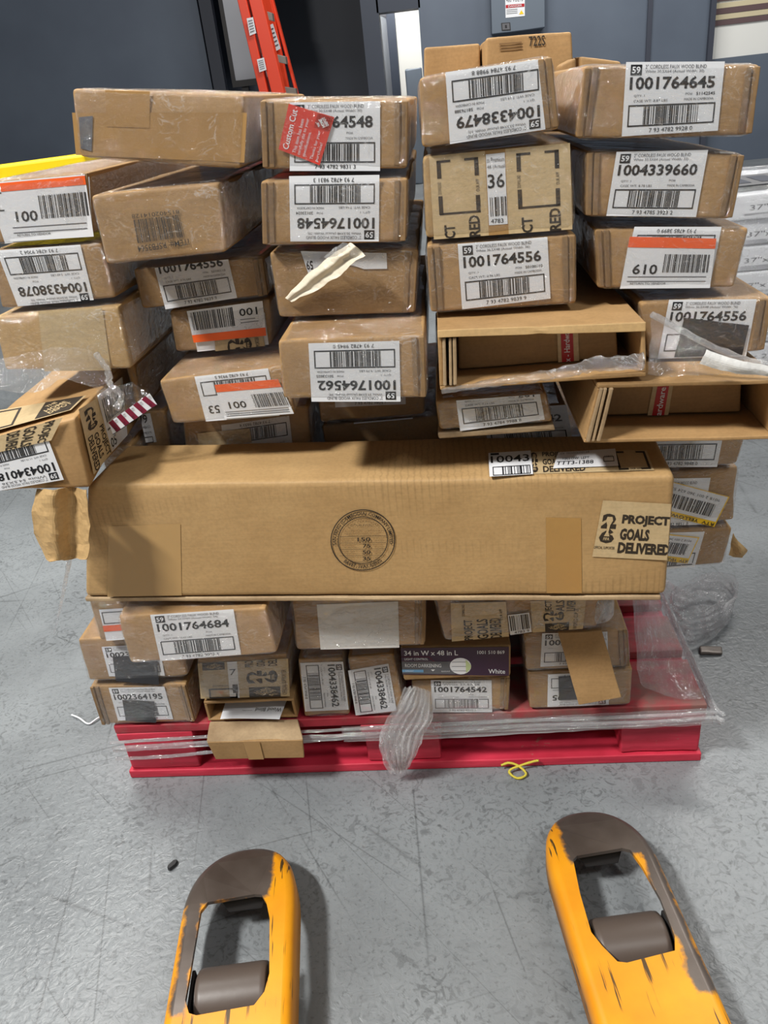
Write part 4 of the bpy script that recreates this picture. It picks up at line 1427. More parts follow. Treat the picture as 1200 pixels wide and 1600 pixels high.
# ---- column D
b = carton('D6', 'carton with a label ending 42 lying behind the long box', 0.065, [(690, 640), (905, 630), (905, 700), (690, 708)], 0.45, zb=0.545, zt=0.645, xr=0.29)
std(b, [(752, 640), (885, 632), (896, 698), (765, 704)], '1001764542', 'White 27.5X48', '7 93 4784 9892 0', seed=16)
b = carton('D5', 'crushed carton with a half torn label reading 100 under the upper open box', -0.09, [(675, 613), (857, 608), (868, 663), (684, 676)], 0.45, zt=0.722, crush=0.008)
std(b, [(708, 590), (838, 586), (851, 655), (719, 673)], '1004338479', 'White 33.5X48', '7 93 4784 9988 8', '7.19', '591', seed=13)
Pq = fq(b, [(684, 677), (868, 664), (870, 672), (686, 686)])
vf = roundbox(Pq, b.d * 0.2, 0.002, (16, 2, 3), 0.002, 5, False, 0.003)
link('bottom_flap', mesh_from(vf[0], vf[1], 'bottom_flap', b.root.location), ['card_edge'], b.root)['label'] = 'layered raw corrugated edges'


def open_box(b, wall, depth_in):
    """hollow carton, open at the front: five wall panels in one mesh"""
    P, D = b.P, b.D
    W1, H1 = (P[1] - P[0]).normalized(), (P[0] - P[3]).normalized()
    acc = [[], []]
    w = wall
    top = [P[0], P[1], P[1] - H1 * w, P[0] - H1 * w]
    bot = [P[3] + H1 * w, P[2] + H1 * w, P[2], P[3]]
    lef = [P[0] - H1 * w, P[0] - H1 * w + W1 * w, P[3] + H1 * w + W1 * w, P[3] + H1 * w]
    rig = [P[1] - H1 * w - W1 * w, P[1] - H1 * w, P[2] + H1 * w, P[2] + H1 * w - W1 * w]
    for q, n in ((top, (12, 1, 8)), (bot, (12, 1, 8)), (lef, (1, 6, 8)), (rig, (1, 6, 8))):
        add(acc, roundbox(q, D, 0.0015, n, 0.0018, b.seed, False, 0.003))
    ins = [p + D * 0.97 for p in (P[0] + W1 * w - H1 * w, P[1] - W1 * w - H1 * w, P[2] - W1 * w + H1 * w, P[3] + W1 * w + H1 * w)]
    add(acc, roundbox(ins, D * 0.03, 0.001, (4, 3, 1), 0, 0, False, 0))
    link('carton', mesh_from(acc[0], acc[1], 'carton', b.root.location), ['card'], b.root, smooth=False)
    return W1, H1


b = carton('D4', 'upper open carton showing a smaller box inside with red tape', -0.12, [(680, 516), (1012, 500), (1012, 590), (684, 613)], 0.5, mat=None, film=False, name='open_cardboard_box', inset=0.002)
d4 = b
W1, H1 = open_box(b, 0.005, 0.2)
for k, (off, wdt) in enumerate(((0.006, 0.004), (0.0115, 0.0035), (0.0165, 0.0045))):
    x0 = b.P[0] + W1 * off - H1 * 0.007 - b.d * 0.002
    x3 = b.P[3] + W1 * off + H1 * 0.007 - b.d * 0.004
    vf = roundbox([x0, x0 + W1 * wdt, x3 + W1 * wdt, x3], b.D * (0.09 - 0.02 * k), 0.0012, (1, 10, 4), 0.0022, 30 + k, False, 0.002)
    link('folded_flap', mesh_from(vf[0], vf[1], 'folded_flap', b.root.location), ['card_edge'], b.root)
vf = roundbox([b.P[0] + H1 * .001 - b.d * .002, b.P[1] + H1 * .001 - b.d * .002, b.P[1] - H1 * .009 - b.d * .004, b.P[0] - H1 * .007 - b.d * .004], b.d * .0025, .001, (26, 2, 1), .0016, 7, False, .003)
link('top_flap_edge', mesh_from(vf[0], vf[1], 'top_flap_edge', b.root.location), ['card_light'], b.root)
q0 = b.d * 0.052
Pi = [b.P[0] + W1 * .024 - H1 * .0075 + q0, b.P[1] - W1 * .022 - H1 * .0075 + q0, b.P[2] - W1 * .022 + H1 * .0075 + q0, b.P[3] + W1 * .024 + H1 * .0075 + q0]
vf = roundbox(Pi, b.d * 0.3, 0.004, (10, 5, 5), 0.001, 61, True, 0.002)
base = (Pi[2] + Pi[3]) / 2
inn = thing('inner_box', 'smaller brown box inside the upper open carton, crossed by a red tape strip', 'box', base, 'inner boxes in the two open cartons')
link('carton', mesh_from(vf[0], vf[1], 'carton', base), ['card'], inn, smooth=True)
s = Sheet([bil(Pi, .63, -.0), bil(Pi, .76, -.0), bil(Pi, .76, 1.), bil(Pi, .63, 1.)], b.n, 0.0015)
s.rect(0, 0, 1, 1, 'kraft')
s.rect(.17, 0, .75, 1, 'red_tape', 1)
s.text('x - Hardware B', .3, .0, .58, 1.0, 'white', 2, .01, rot=90)
s.build('red_tape', inn, 'red tape strip lettered Hardware')

b = carton('E5', 'lower open carton at the right edge showing a smaller box inside with red tape', -0.125, [(933, 598), (1225, 590), (1213, 688), (909, 695)], 0.5, mat=None, film=False, name='open_cardboard_box', inset=0.002)
e5 = b
W1, H1 = open_box(b, 0.005, 0.2)
for k, (off, wdt) in enumerate(((0.002, 0.004), (0.007, 0.004), (0.013, 0.0045))):
    x0 = b.P[0] + W1 * off - H1 * 0.004 - b.d * 0.004
    x3 = b.P[3] + W1 * off + H1 * 0.004 - b.d * 0.006
    vf = roundbox([x0, x0 + W1 * wdt, x3 + W1 * wdt, x3], b.D * (0.12 - 0.02 * k), 0.0012, (1, 10, 4), 0.0014, 40 + k, False, 0.002)
    link('folded_flap', mesh_from(vf[0], vf[1], 'folded_flap', b.root.location), ['card_edge'], b.root)
q0 = b.d * 0.068
Pi = [b.P[0] + W1 * .02 - H1 * .0075 + q0, b.P[1] - W1 * .018 - H1 * .0075 + q0, b.P[2] - W1 * .018 + H1 * .0075 + q0, b.P[3] + W1 * .02 + H1 * .0075 + q0]
vf = roundbox(Pi, b.d * 0.3, 0.004, (10, 5, 5), 0.001, 71, True, 0.002)
base = (Pi[2] + Pi[3]) / 2
inn = thing('inner_box', 'smaller brown box inside the lower open carton, crossed by a red tape strip', 'box', base, 'inner boxes in the two open cartons')
link('carton', mesh_from(vf[0], vf[1], 'carton', base), ['card'], inn, smooth=True)
s = Sheet([bil(Pi, .38, -.0), bil(Pi, .52, -.0), bil(Pi, .51, 1.), bil(Pi, .37, 1.)], b.n, 0.0015)
s.rect(0, 0, 1, 1, 'kraft')
s.rect(.22, 0, .80, 1, 'red_tape', 1)
s.text('ardware Box', .36, .0, .66, 1.0, 'white', 2, .01, rot=90)
s.build('red_tape', inn, 'red tape strip lettered Hardware Box')

# small open carton at the bottom
b = g6
W1, H1 = open_box(b, 0.005, 0.2)
P = b.P
fl = fq(b, [(322, 1140), (470, 1138), (474, 1143), (322, 1146)])
Pf = [at_y(323, 1160, -0.045), at_y(474, 1156, -0.045), at_y(475, 1184, -0.043), at_y(337, 1187, -0.043)]
Pt = [P[3] - b.d * .002 + W1 * .002, P[2] - b.d * .002, Pf[1], Pf[0]]
hd = (Pf[2] - Pf[1]).normalized()
vf = roundbox([Pf[0], Pf[1], Pf[2], Pf[3]], Vector((0, 0.005, 0)), 0.0012, (10, 3, 1), 0.0008, 4, False, 0.002)
link('flap', mesh_from(vf[0], vf[1], 'flap', b.root.location), ['card'], b.root)['label'] = 'front flap folded down'
# the flap's doubled corrugated edge, sloping from the carton floor to the flap
tq = [P[3] + Vector((.002, -.003, -.001)), P[2] + Vector((0, -.003, -.001)), Pf[1], Pf[0]]
vf = roundbox(tq, Vector((0, 0.004, -.003)), 0.0015, (24, 5, 1), 0.0025, 14, False, 0.003)
link('flap_edge', mesh_from(vf[0], vf[1], 'flap_edge', b.root.location), ['card_edge'], b.root)['label'] = 'corrugated flap edge'
tape_q = [Pf[0].lerp(Pf[1], .38), Pf[0].lerp(Pf[1], .55), Pf[3].lerp(Pf[2], .55), Pf[3].lerp(Pf[2], .38)]
s = Sheet(tape_q, Vector((0, -1, 0)), 0.0015)
s.rect(0, 0, 1, 1, 'brown_tape')
s.build('packing_tape', b.root)
z = P[3].z + 0.007
pq = [at_z(344, 1124, z), at_z(437, 1124, z), at_y(447, 1095, .045), at_y(356, 1095, .045)]
pq = [at_z(344, 1124, .1415), at_z(437, 1124, .1415), at_z(449, 1092, .147), at_z(354, 1092, .147)]
vf = sheet([[pq[0], pq[0].lerp(pq[1], .5) + Vector((0, 0, .002)), pq[1]], [pq[0].lerp(pq[3], .5), pq[0].lerp(pq[2], .5), pq[1].lerp(pq[2], .5)], [pq[3], pq[3].lerp(pq[2], .5), pq[2]]], 10, 8, .0008, 20, 2, .0006)
o = link('paper_leaflet', mesh_from(vf[0], vf[1], 'paper_leaflet', pq[0]), ['white'], None, pq[0])
tag(o, 'white leaflet reading Wood Blind upside down inside the small open carton', 'leaflet')
nn = (pq[1] - pq[0]).cross(pq[3] - pq[0]).normalized()
s = Sheet([pq[3], pq[2], pq[1], pq[0]], nn, 0.0022, .0004)
s.text('Wood Blind', .55, .48, .98, .66, 'ink', 1, rot=180)
s.text('assembly', .33, .58, .5, .64, 'grey_ink', 1, rot=180)
s.build('leaflet_print', o)

b = carton('D3', 'carton labelled 1001764556 upright on the upper open carton', -0.06, [(661, 379), (905, 360), (905, 478), (669, 493)], 0.75)
std(b, [(715, 381), (855, 370), (860, 466), (722, 483)], '1001764556', 'White 36.5X48 (Actual Width: 36)', '7 93 4782 9839 9', '8.96', '50100110', seed=12)
b = carton('D2', 'carton wrapped in printed kraft tape with a narrow white strip between two tape bands', -0.06, [(655, 240), (897, 216), (903, 360), (661, 377)], 0.85, film=True, mat='card_light')
s = fsheet(b, [(670, 238), (890, 217), (894, 358), (678, 374)])
s.rect(0, 0, .40, 1, 'kraft')
s.rect(.40, 0, .545, 1, 'brown_tape')
s.rect(.545, 0, 1, 1, 'kraft')
s.rect(.405, .08, .54, .88, 'white', 1)
s.text('ss Premium', .41, .12, .535, .17, 'grey_ink', 2)
s.text('48 (Actual', .41, .2, .535, .25, 'grey_ink', 2)
s.text('36', .41, .30, .53, .46, 'ink', 2, .012)
s.bars(.42, .56, .535, .78, 8, 4, 'ink', 2)
s.text('4783', .42, .81, .51, .86, 'ink', 2)
for x0 in (.05, .62):
    for (a0, c0, a1, c1) in ((0, .1, .03, .3), (0, .1, .1, .125), (.2, .1, .3, .125), (.27, .1, .3, .3), (0, .5, .03, .72), (0, .695, .3, .72), (.27, .52, .3, .72)):
        s.rect(x0 + a0, c0, x0 + a1, c1, 'box_ink', 1)
    s.text('DOWNLOAD', x0 + .0, .34, x0 + .025, .48, 'box_ink', 1, rot=90)
    s.text('OUR APP', x0 + .275, .34, x0 + .3, .48, 'box_ink', 1, rot=90)
s.text('CT', .08, .84, .16, 1.0, 'box_ink', 1, .03, rot=90)
s.text('RED', .26, .75, .34, 1.0, 'box_ink', 1, .03, rot=90)
s.text('CT', .64, .82, .72, 1.0, 'box_ink', 1, .03, rot=90)
s.text('RED', .84, .74, .92, 1.0, 'box_ink', 1, .03, rot=90)
s.build('printed_tape', b.root, 'two bands of kraft tape with black print')
b = carton('D1', 'top carton labelled 1004338479 upside down, beside the 1001764645 carton', -0.07, [(648, 117), (868, 80), (879, 206), (655, 236)], 0.38)
std(b, [(696, 113), (848, 92), (852, 202), (703, 225)], '1004338479', 'White 33.5X48 (Actual Width: 33)', '7 93 4784 9988 8', '7.19', '58176388', rot=180, seed=13)

# ---- column E
b = carton('E4', 'carton labelled 1001764556 with a black rectangle on the label, at the right edge', -0.05, [(994, 469), (1212, 460), (1198, 556), (1010, 568)], 0.45, zb=0.733)
std(b, [(1045, 468), (1182, 467), (1165, 556), (1027, 560)], '1001764556', 'White 36.5X48 (Actual Width: 36)', '7 93 4782 9839 9', seed=12)
s = fsheet(b, [(1068, 495), (1169, 507), (1158, 554), (1052, 557)], lift=0.0036)
s.rect(0, 0, 1, 1, 'black_sticker')
s.build('black_patch', b.root, 'black rectangle patch')
b = carton('E3', 'right carton with an orange-banded sticker reading 019', -0.045, [(925, 352), (1176, 351), (1152, 453), (930, 455)], 0.5)
std(b, [(991, 354), (1127, 354), (1108, 450), (968, 451)], '1004339660', 'White 33.5X64', '7 93 4785 3899 0', rot=180, ymin=.5, seed=17)
sticker(b, [(983, 369), (1118, 372), (1108, 449), (968, 450)], 0, '019', bars=(.44, .32, .95, .68), cd=(.10, .52, .38, .72), band=(0, 0, 1, .2), crot=180)
b = carton('E2', 'right carton labelled 1004339660 upright', -0.05, [(911, 230), (1170, 235), (1148, 347), (908, 343)], 0.85)
std(b, [(963, 237), (1106, 234), (1087, 339), (947, 337)], '1004339660', 'White 33.5X64 (Actual Width: 33)', '7 93 4785 3923 2', '8.78', seed=17)
b = carton('E1', 'top right carton labelled 1001764645 upright', -0.06, [(908, 97), (1196, 95), (1178, 217), (894, 222)], 0.4)
std(b, [(978, 97), (1132, 96), (1121, 204), (971, 213)], '1001764645', 'White 30.5X64 (Actual Width: 30)', '7 93 4782 9928 0', '8.87', '51142545', seed=18)

# ---- boxes behind the top row
b = carton('R1', 'carton printed 722S standing behind the top middle carton', 0.42, [(755, 56), (897, 45), (900, 140), (757, 150)], 0.3, zb=1.003, film=False)
s = fsheet(b, [(826, 57), (851, 55), (852, 71), (827, 73)])
s.text('722S', 0, 0, 1, 1, 'box_ink', 1, .012)
s.build('printed_number', b.root, 'black printed number')
s = fsheet(b, [(780, 68), (815, 65), (816, 78), (781, 81)])
for k in range(3):
    s.rect(0, k * .35, 1, k * .35 + .18, 'faint_ink', 1)
s.build('printed_lines', b.root)
b = carton('R2', 'plain brown carton behind the top cartons, left of the one printed 722S', 0.52, [(659, 70), (753, 64), (755, 150), (660, 156)], 0.3, zb=1.003, film=False)
b = carton('R3', 'flat brown carton behind the top right carton', 0.42, [(903, 82), (975, 92), (975, 150), (903, 150)], 0.3, zb=0.99, film=False)
b = carton('R4', 'open carton with raised flap edges between the two top right cartons', 0.352, [(872, 100), (904, 84), (901, 205), (880, 212)], 0.055, zb=1.003, film=False)

# ------------------------------------------------------------------ pallet jack
TH = -0.1307
FD = Vector((math.sin(TH), math.cos(TH), 0))
FN = Vector((math.cos(TH), -math.sin(TH), 0))
jk = thing('pallet_jack', 'yellow pallet jack with two scuffed forks pointing at the pallet', 'pallet jack', FD * -0.9)
ZT = 0.085


def fork(name, s0, s1, nose, window, mat, rollx):
    cx, hw = (s0 + s1) / 2, (s1 - s0) / 2
    o_w = FN * cx + FD * nose
    rot = Matrix.Rotation(-TH, 4, 'Z')
    N = 44
    LN, EXP, LEN = 0.135, 2.25, 0.8

    def outline(ins):
        pts = [(-(hw - ins), -LEN)]
        for i in range(N + 1):
            a = math.pi * (1 - i / N)
            ca, sa = math.cos(a), math.sin(a)
            x = (hw - ins) * math.copysign(abs(ca) ** (2 / EXP), ca)
            y = -LN + (LN - ins) * abs(sa) ** (2 / EXP)
            pts.append((x, y))
        pts.append((hw - ins, -LEN))
        return pts

    def top(y):
        t = max(0.0, (y + 0.13) / 0.13)
        return ZT - 0.034 * t * t

    bm = bmesh.new()
    rings = []
    for ins, dz in ((0.014, 0.0), (0.0075, 0.0015), (0.003, 0.006), (0.0005, 0.013), (0.0, 0.05), (0.005, 0.05), (0.006, 0.014)):
        ring = []
        for x, y in outline(ins):
            zt = top(y)
            z = zt - dz if dz < 0.04 else min(0.036, zt - 0.02)
            ring.append(bm.verts.new((x, y, z)))
        rings.append(ring)
    for a, b in zip(rings, rings[1:]):
        for i in range(len(a) - 1):
            f = bm.faces.new((a[i], a[i + 1], b[i + 1], b[i]))
            f.smooth = True
    hole = [bm.verts.new((x, y, top(y))) for x, y in window]
    low = [bm.verts.new((x, y, top(y) - 0.006)) for x, y in window]
    m = len(hole)
    for i in range(m):
        bm.faces.new((hole[i], hole[(i + 1) % m], low[(i + 1) % m], low[i]))
    inner = rings[-1]
    for outer, hl, flip in ((rings[0], hole, False), (inner, low, True)):
        es = [bm.edges.get((outer[i], outer[i + 1])) or bm.edges.new((outer[i], outer[i + 1])) for i in range(len(outer) - 1)]
        es.append(bm.edges.new((outer[-1], outer[0])))
        es += [bm.edges.get((hl[i], hl[(i + 1) % m])) for i in range(m)]
        r = bmesh.ops.triangle_fill(bm, use_beauty=True, use_dissolve=False, edges=es)
    # rows across the nose so that it bends smoothly
    bmesh.ops.recalc_face_normals(bm, faces=bm.faces)
    me = bpy.data.meshes.new(name)
    bm.to_mesh(me)
    bm.free()
    o = link(name, me, [mat], jk)
    o.matrix_local = Matrix.Translation(o_w - jk.location) @ rot
    # roller between two cheek plates
    def sub(nm, vf, mt, smooth=False):
        c = link(nm, mesh_from(vf[0], vf[1], nm), [mt], o, smooth=smooth)
        return c
    ry = window[0][1] - 0.112
    R = 0.0385
    prof = [(-.047, R * .86), (-.044, R * .97), (-.038, R), (.038, R), (.044, R * .97), (.047, R * .86)]
    vs, fs = [], []
    SG = 40
    for (x, r) in prof:
        for k in range(SG):
            a = 2 * math.pi * k / SG
            vs.append(Vector((rollx + x, ry + r * math.cos(a), R + .0008 + r * math.sin(a))))
    for i in range(len(prof) - 1):
        for k in range(SG):
            fs.append((i * SG + k, i * SG + (k + 1) % SG, (i + 1) * SG + (k + 1) % SG, (i + 1) * SG + k))
    fs.append(tuple(range(SG)))
    fs.append(tuple((len(prof) - 1) * SG + k for k in range(SG)))
    sub('load_roller', (vs, fs), 'roller', True)['label'] = 'grey brown load roller'
    for x in (rollx - .0565, rollx + .0515):
        P = [Vector((x, ry + .03, .062)), Vector((x + .005, ry + .03, .062)), Vector((x + .005, ry + .03, .014)), Vector((x, ry + .03, .014))]
        sub('roller_bracket', roundbox(P, Vector((0, -.14, 0)), .0015, (1, 3, 4), 0, 0, True, 0), 'dark')
    P = [Vector((-.03, window[0][1] + .012, .066)), Vector((.035, window[0][1] + .012, .066)), Vector((.028, window[0][1] + .004, .050)), Vector((-.02, window[0][1] + .004, .050))]
    sub('nose_bracket', roundbox(P, Vector((0, .03, 0)), .002, (3, 2, 2), 0, 0, True, 0), 'dark')
    return o


# windows in fork coordinates (x across from the fork's middle, y along from its nose)
w1 = [(x + .2575, y + .163) for x, y in ((-.301, -.277), (-.235, -.274), (-.225, -.276), (-.217, -.290), (-.211, -.315), (-.207, -.392), (-.212, -.415), (-.224, -.430), (-.295, -.433), (-.305, -.429), (-.312, -.412), (-.311, -.380), (-.309, -.290))]
w2 = [(x - .2585, y + .176) for x, y in ((.224, -.281), (.290, -.278), (.300, -.283), (.306, -.310), (.312, -.362), (.310, -.415), (.303, -.433), (.240, -.440), (.229, -.437), (.217, -.415), (.209, -.395), (.211, -.340), (.217, -.287))]
fork('fork', -.339, -.176, -.163, w1, 'fork_a', -.002)
fork('fork', .181, .336, -.176, w2, 'fork_b', .004)
# bridge joining both forks behind the viewer
c0, c1 = FN * -.339 + FD * -.97, FN * .336 + FD * -.97
P = [Vector((c0.x, c0.y, .26)), Vector((c1.x, c1.y, .26)), Vector((c1.x, c1.y, .04)), Vector((c0.x, c0.y, .04))]
vf = roundbox(P, FD * .12, .01, (6, 3, 2), 0, 0, True, 0)
link('bridge', mesh_from(vf[0], vf[1], 'bridge', jk.location), ['yellow_plastic'], jk)


# ------------------------------------------------------------------ loose film, flap and scraps
def single(name, vf, mat, label, cat, smooth=True, group=None):
    org = sum((Vector(v) for v in vf[0]), Vector()) / len(vf[0])
    o = link(name, mesh_from(vf[0], vf[1], name, org), [mat], None, org, smooth)
    return tag(o, label, cat, group)


q = [at_y(871, 988, -.022), at_y(940, 985, -.022), at_y(971, 1090, -.040), at_y(905, 1102, -.040)]
acc = roundbox(q, Vector((0, .0045, .001)), .0012, (6, 8, 1), .0012, 5, False, .002)
single('cardboard_flap', acc, 'card', 'loose brown cardboard piece leaning against the two right cartons on the pallet', 'cardboard')

# tight band along the pallet front
def band(pts, h, y_amp, seed):
    rows = []
    for k in range(7):
        rows.append([p + Vector((0, -.002 * math.sin(k * 1.9 + seed) - .002, h * (k / 6 - .5))) for p in pts])
    return sheet(rows, 60, 18, .0012, 30, seed)


bp_ = [Vector((-.10, -.008, .101)), Vector((.05, -.010, .103)), Vector((.25, -.009, .108)), Vector((.42, -.008, .110)), Vector((.505, -.007, .111)), Vector((.516, .004, .111)), Vector((.517, .10, .112)), Vector((.516, .45, .115))]
vf = band(bp_, .036, .002, 2)
bnd = single('film_band', vf, 'film_band', 'shiny clear film band pulled tight along the pallet front edge', 'plastic film')
for zz, r_, sd in ((.100, .0032, 1), (.113, .0028, 2), (.093, .0024, 3)):
    pts = smooth_path([Vector((-.515, -.012, zz - .012)), Vector((-.34, -.014, zz - .004)), Vector((-.1, -.013, zz)), Vector((.2, -.012, zz + .005)), Vector((.5, -.012, zz + .008)), Vector((.519, .02, zz + .01)), Vector((.519, .4, zz + .008))], 70)
    v2 = tube(pts, r_, 7, sd, .5)
    link('film_strand', mesh_from(v2[0], v2[1], 'film_strand', bnd.location), ['film_band'], bnd, smooth=True)
pts = smooth_path([Vector((-.515, -.012, .062)), Vector((-.42, -.014, .066)), Vector((-.33, -.016, .076)), Vector((-.26, -.014, .085)), Vector((-.1, -.012, .092))], 40)
v2 = tube(pts, .003, 7, 9, .5)
link('film_strand', mesh_from(v2[0], v2[1], 'film_strand', bnd.location), ['film_band'], bnd, smooth=True)

# bunched tail hanging over the band
def pleated(path, width, side, nu, nv, folds, depth, seed, amp=.003):
    """ribbon of film gathered in pleats: path points, width(t), side direction"""
    p = smooth_path(path, nu)
    vs, fs = [], []
    for i in range(nu + 1):
        t = i / nu
        tan = (p[min(i + 1, nu)] - p[max(i - 1, 0)]).normalized()
        sd = (side - tan * side.dot(tan)).normalized()
        nr = tan.cross(sd)
        for j in range(nv + 1):
            u = j / nv - .5
            ph = u * folds * 6.28 + 2.0 * noise.noise(Vector((t * 3, seed, 0)))
            q = p[i] + sd * (u * width(t)) + nr * (depth * math.sin(ph) * (.5 + .5 * noise.noise(Vector((u * 5, t * 4, seed)))))
            q = q + noise.noise_vector(q * 45 + Vector((seed, 0, 0))) * amp
            vs.append(q)
    for i in range(nu):
        for j in range(nv):
            a = i * (nv + 1) + j
            fs.append((a, a + 1, a + nv + 2, a + nv + 1))
    return vs, fs


acc = [[], []]
for k in range(3):
    path = [at_y(648 + 6 * k, 1076, -.024 - .006 * k), at_y(642 + 4 * k, 1112, -.030 - .006 * k), at_y(622 + 5 * k, 1150, -.034 - .006 * k), at_y(618 + 4 * k, 1182, -.036 - .005 * k), at_y(620 + 4 * k, 1207 - 3 * k, -.036)]
    add(acc, pleated(path, lambda t: .012 + .048 * math.sin(math.pi * (.12 + .80 * t)), Vector((1, 0, 0)), 40, 26, 4 + k, .006, k))
single('film_tail', acc, 'film_rope', 'bunched clear film tail hanging over the middle of the pallet front', 'plastic film')
rows = [[at_y(640, 1085, -.016), at_y(690, 1082, -.012), at_y(760, 1100, -.010), at_y(800, 1118, -.012)],
        [at_y(640, 1108, -.024), at_y(690, 1108, -.020), at_y(750, 1118, -.016), at_y(800, 1126, -.014)],
        [at_y(640, 1140, -.026), at_y(680, 1146, -.022), at_y(740, 1142, -.017), at_y(800, 1138, -.015)]]
single('crumpled_film', sheet(rows, 36, 26, .0035, 45, 3), 'film_sheet', 'crumpled clear film spread right of the hanging film tail', 'plastic film')

# sheet draped from the right cartons over the pallet deck
rows = [[Vector((.392, .006, .205)), Vector((.41, .006, .160)), Vector((.455, .006, .140)), Vector((.505, .006, .1335))],
        [Vector((.392, .05, .29)), Vector((.42, .06, .20)), Vector((.46, .07, .143)), Vector((.508, .08, .1335))],
        [Vector((.392, .16, .33)), Vector((.43, .18, .24)), Vector((.475, .20, .16)), Vector((.508, .22, .1335))],
        [Vector((.392, .32, .34)), Vector((.43, .35, .26)), Vector((.475, .40, .18)), Vector((.508, .45, .1335))]]
single('draped_film', sheet(rows, 40, 44, .0045, 16, 6), 'film_sheet', 'clear film draped over the bare right side of the red pallet deck', 'plastic film')

# loops of film on the floor to the right
acc = [[], []]
ax = [at_z(*p_, .012) for p_ in ((1040, 985), (1062, 1005), (1100, 998), (1138, 968), (1140, 940), (1112, 928), (1072, 938), (1044, 960), (1052, 990), (1095, 985), (1128, 955))]
for k in range(2):
    path = [p_ + Vector((.008 * k, .012 * k, .014 * k + .008 * math.sin(i_ * 1.7 + k))) for i_, p_ in enumerate(ax)]
    add(acc, pleated(path, lambda t: .035, Vector((.3, .4, .85)), 90, 14, 3, .006, k + 4, .005))
path = [at_z(1030, 930, .02), at_z(1066, 950, .03), at_z(1104, 948, .03), at_z(1140, 955, .015)]
add(acc, pleated(path, lambda t: .05, Vector((.2, .8, .4)), 40, 14, 3, .006, 9, .006))
lowz = min(v.z for v in acc[0])
acc[0][:] = [v + Vector((0, 0, .001 - lowz)) for v in acc[0]]
single('film_loops', acc, 'film_rope', 'tangled loop of clear film lying on the floor right of the pallet', 'plastic film')

# torn wrap between the two open cartons
rows = [[at_y(1013, 492, -.126), at_y(1050, 512, -.125), at_y(1100, 536, -.125), at_y(1150, 556, -.126), at_y(1206, 570, -.128)],
        [at_y(1016, 520, -.132), at_y(1050, 535, -.138), at_y(1100, 550, -.134), at_y(1150, 566, -.136), at_y(1206, 577, -.134)],
        [at_y(1014, 552, -.136), at_y(1050, 560, -.142), at_y(1100, 566, -.137), at_y(1150, 575, -.138), at_y(1206, 582, -.138)],
        [at_y(1012, 584, -.131), at_y(1050, 586, -.135), at_y(1100, 584, -.136), at_y(1150, 585, -.137), at_y(1206, 590, -.138)]]
tw = single('torn_film', sheet(rows, 44, 24, .0035, 35, 8), 'film_sheet', 'torn clear film stretched from the upper open carton to the right edge', 'plastic film')
pts = smooth_path([at_y(1018, 491, -.128), at_y(1060, 514, -.130), at_y(1110, 540, -.130), at_y(1160, 560, -.131), at_y(1206, 571, -.133)], 30)
v2 = tube(pts, .0035, 8, 3, .4)
link('rolled_edge', mesh_from(v2[0], v2[1], 'rolled_edge', tw.location), ['film_rope'], tw, smooth=True)
rows = [[at_y(1104, 546, -.139), at_y(1150, 562, -.142), at_y(1206, 574, -.142)], [at_y(1100, 556, -.143), at_y(1150, 572, -.146), at_y(1206, 583, -.145)], [at_y(1094, 568, -.141), at_y(1150, 582, -.144), at_y(1206, 590, -.143)]]
v2 = sheet(rows, 20, 8, .002, 40, 5, .0006)
link('white_strip', mesh_from(v2[0], v2[1], 'white_strip', tw.location), ['dirty_white'], tw)['label'] = 'white paper strip caught in the film'
pts = smooth_path([at_y(690, 612, -.128), at_y(780, 596, -.132), at_y(860, 586, -.133), at_y(930, 570, -.134), at_y(1004, 566, -.130)], 40)
v2 = tube(pts, lambda t: .003 + .006 * t, 8, 5, .7)
link('film_strand', mesh_from(v2[0], v2[1], 'film_strand', d4.root.location), ['film_sheet'], d4.root, smooth=True)

# film and striped plastic pouch at the left
rows = [[at_y(-10, 560, -.016), at_y(60, 548, -.018), at_y(120, 544, -.018), at_y(168, 560, -.018)],
        [at_y(-10, 585, -.055), at_y(60, 572, -.05), at_y(130, 566, -.05), at_y(176, 590, -.04)],
        [at_y(-10, 612, -.090), at_y(60, 610, -.085), at_y(110, 592, -.08), at_y(184, 625, -.05)]]
single('wrinkled_film', sheet(rows, 34, 24, .0035, 40, 9), 'film_sheet', 'wrinkled clear film between the blank tan carton and the torn left carton', 'plastic film')
pts = smooth_path([at_y(150, 552, -.020), at_y(168, 580, -.03), at_y(172, 600, -.035), at_y(190, 618, -.035), at_y(182, 640, -.035)], 26)
pq = [at_y(150, 610, -.040), at_y(205, 597, -.036), at_y(240, 620, -.036), at_y(178, 682, -.045)]
vf = sheet([[pq[0], pq[0].lerp(pq[1], .5), pq[1]], [pq[0].lerp(pq[3], .5), pq[0].lerp(pq[2], .5) + Vector((0, -.01, 0)), pq[1].lerp(pq[2], .5)], [pq[3], pq[3].lerp(pq[2], .5), pq[2]]], 18, 14, .002, 30, 3)
pc = single('plastic_pouch', vf, 'clear_plastic', 'clear plastic pouch edged with red and white striped tape at the left', 'pouch')
v2 = tube(pts, .004, 8, 5, .9)
link('film_strand', mesh_from(v2[0], v2[1], 'film_strand', pc.location), ['film_rope'], pc, smooth=True)
sq = [at_y(170, 660, -.050), at_y(234, 614, -.046), at_y(246, 632, -.046), at_y(177, 679, -.050)]
s = Sheet(sq, Vector((0, -1, 0)), .001, .0004)
s.rect(0, 0, 1, 1, 'white')
s.rect(0, .95, 1, 1, 'ink', 1)
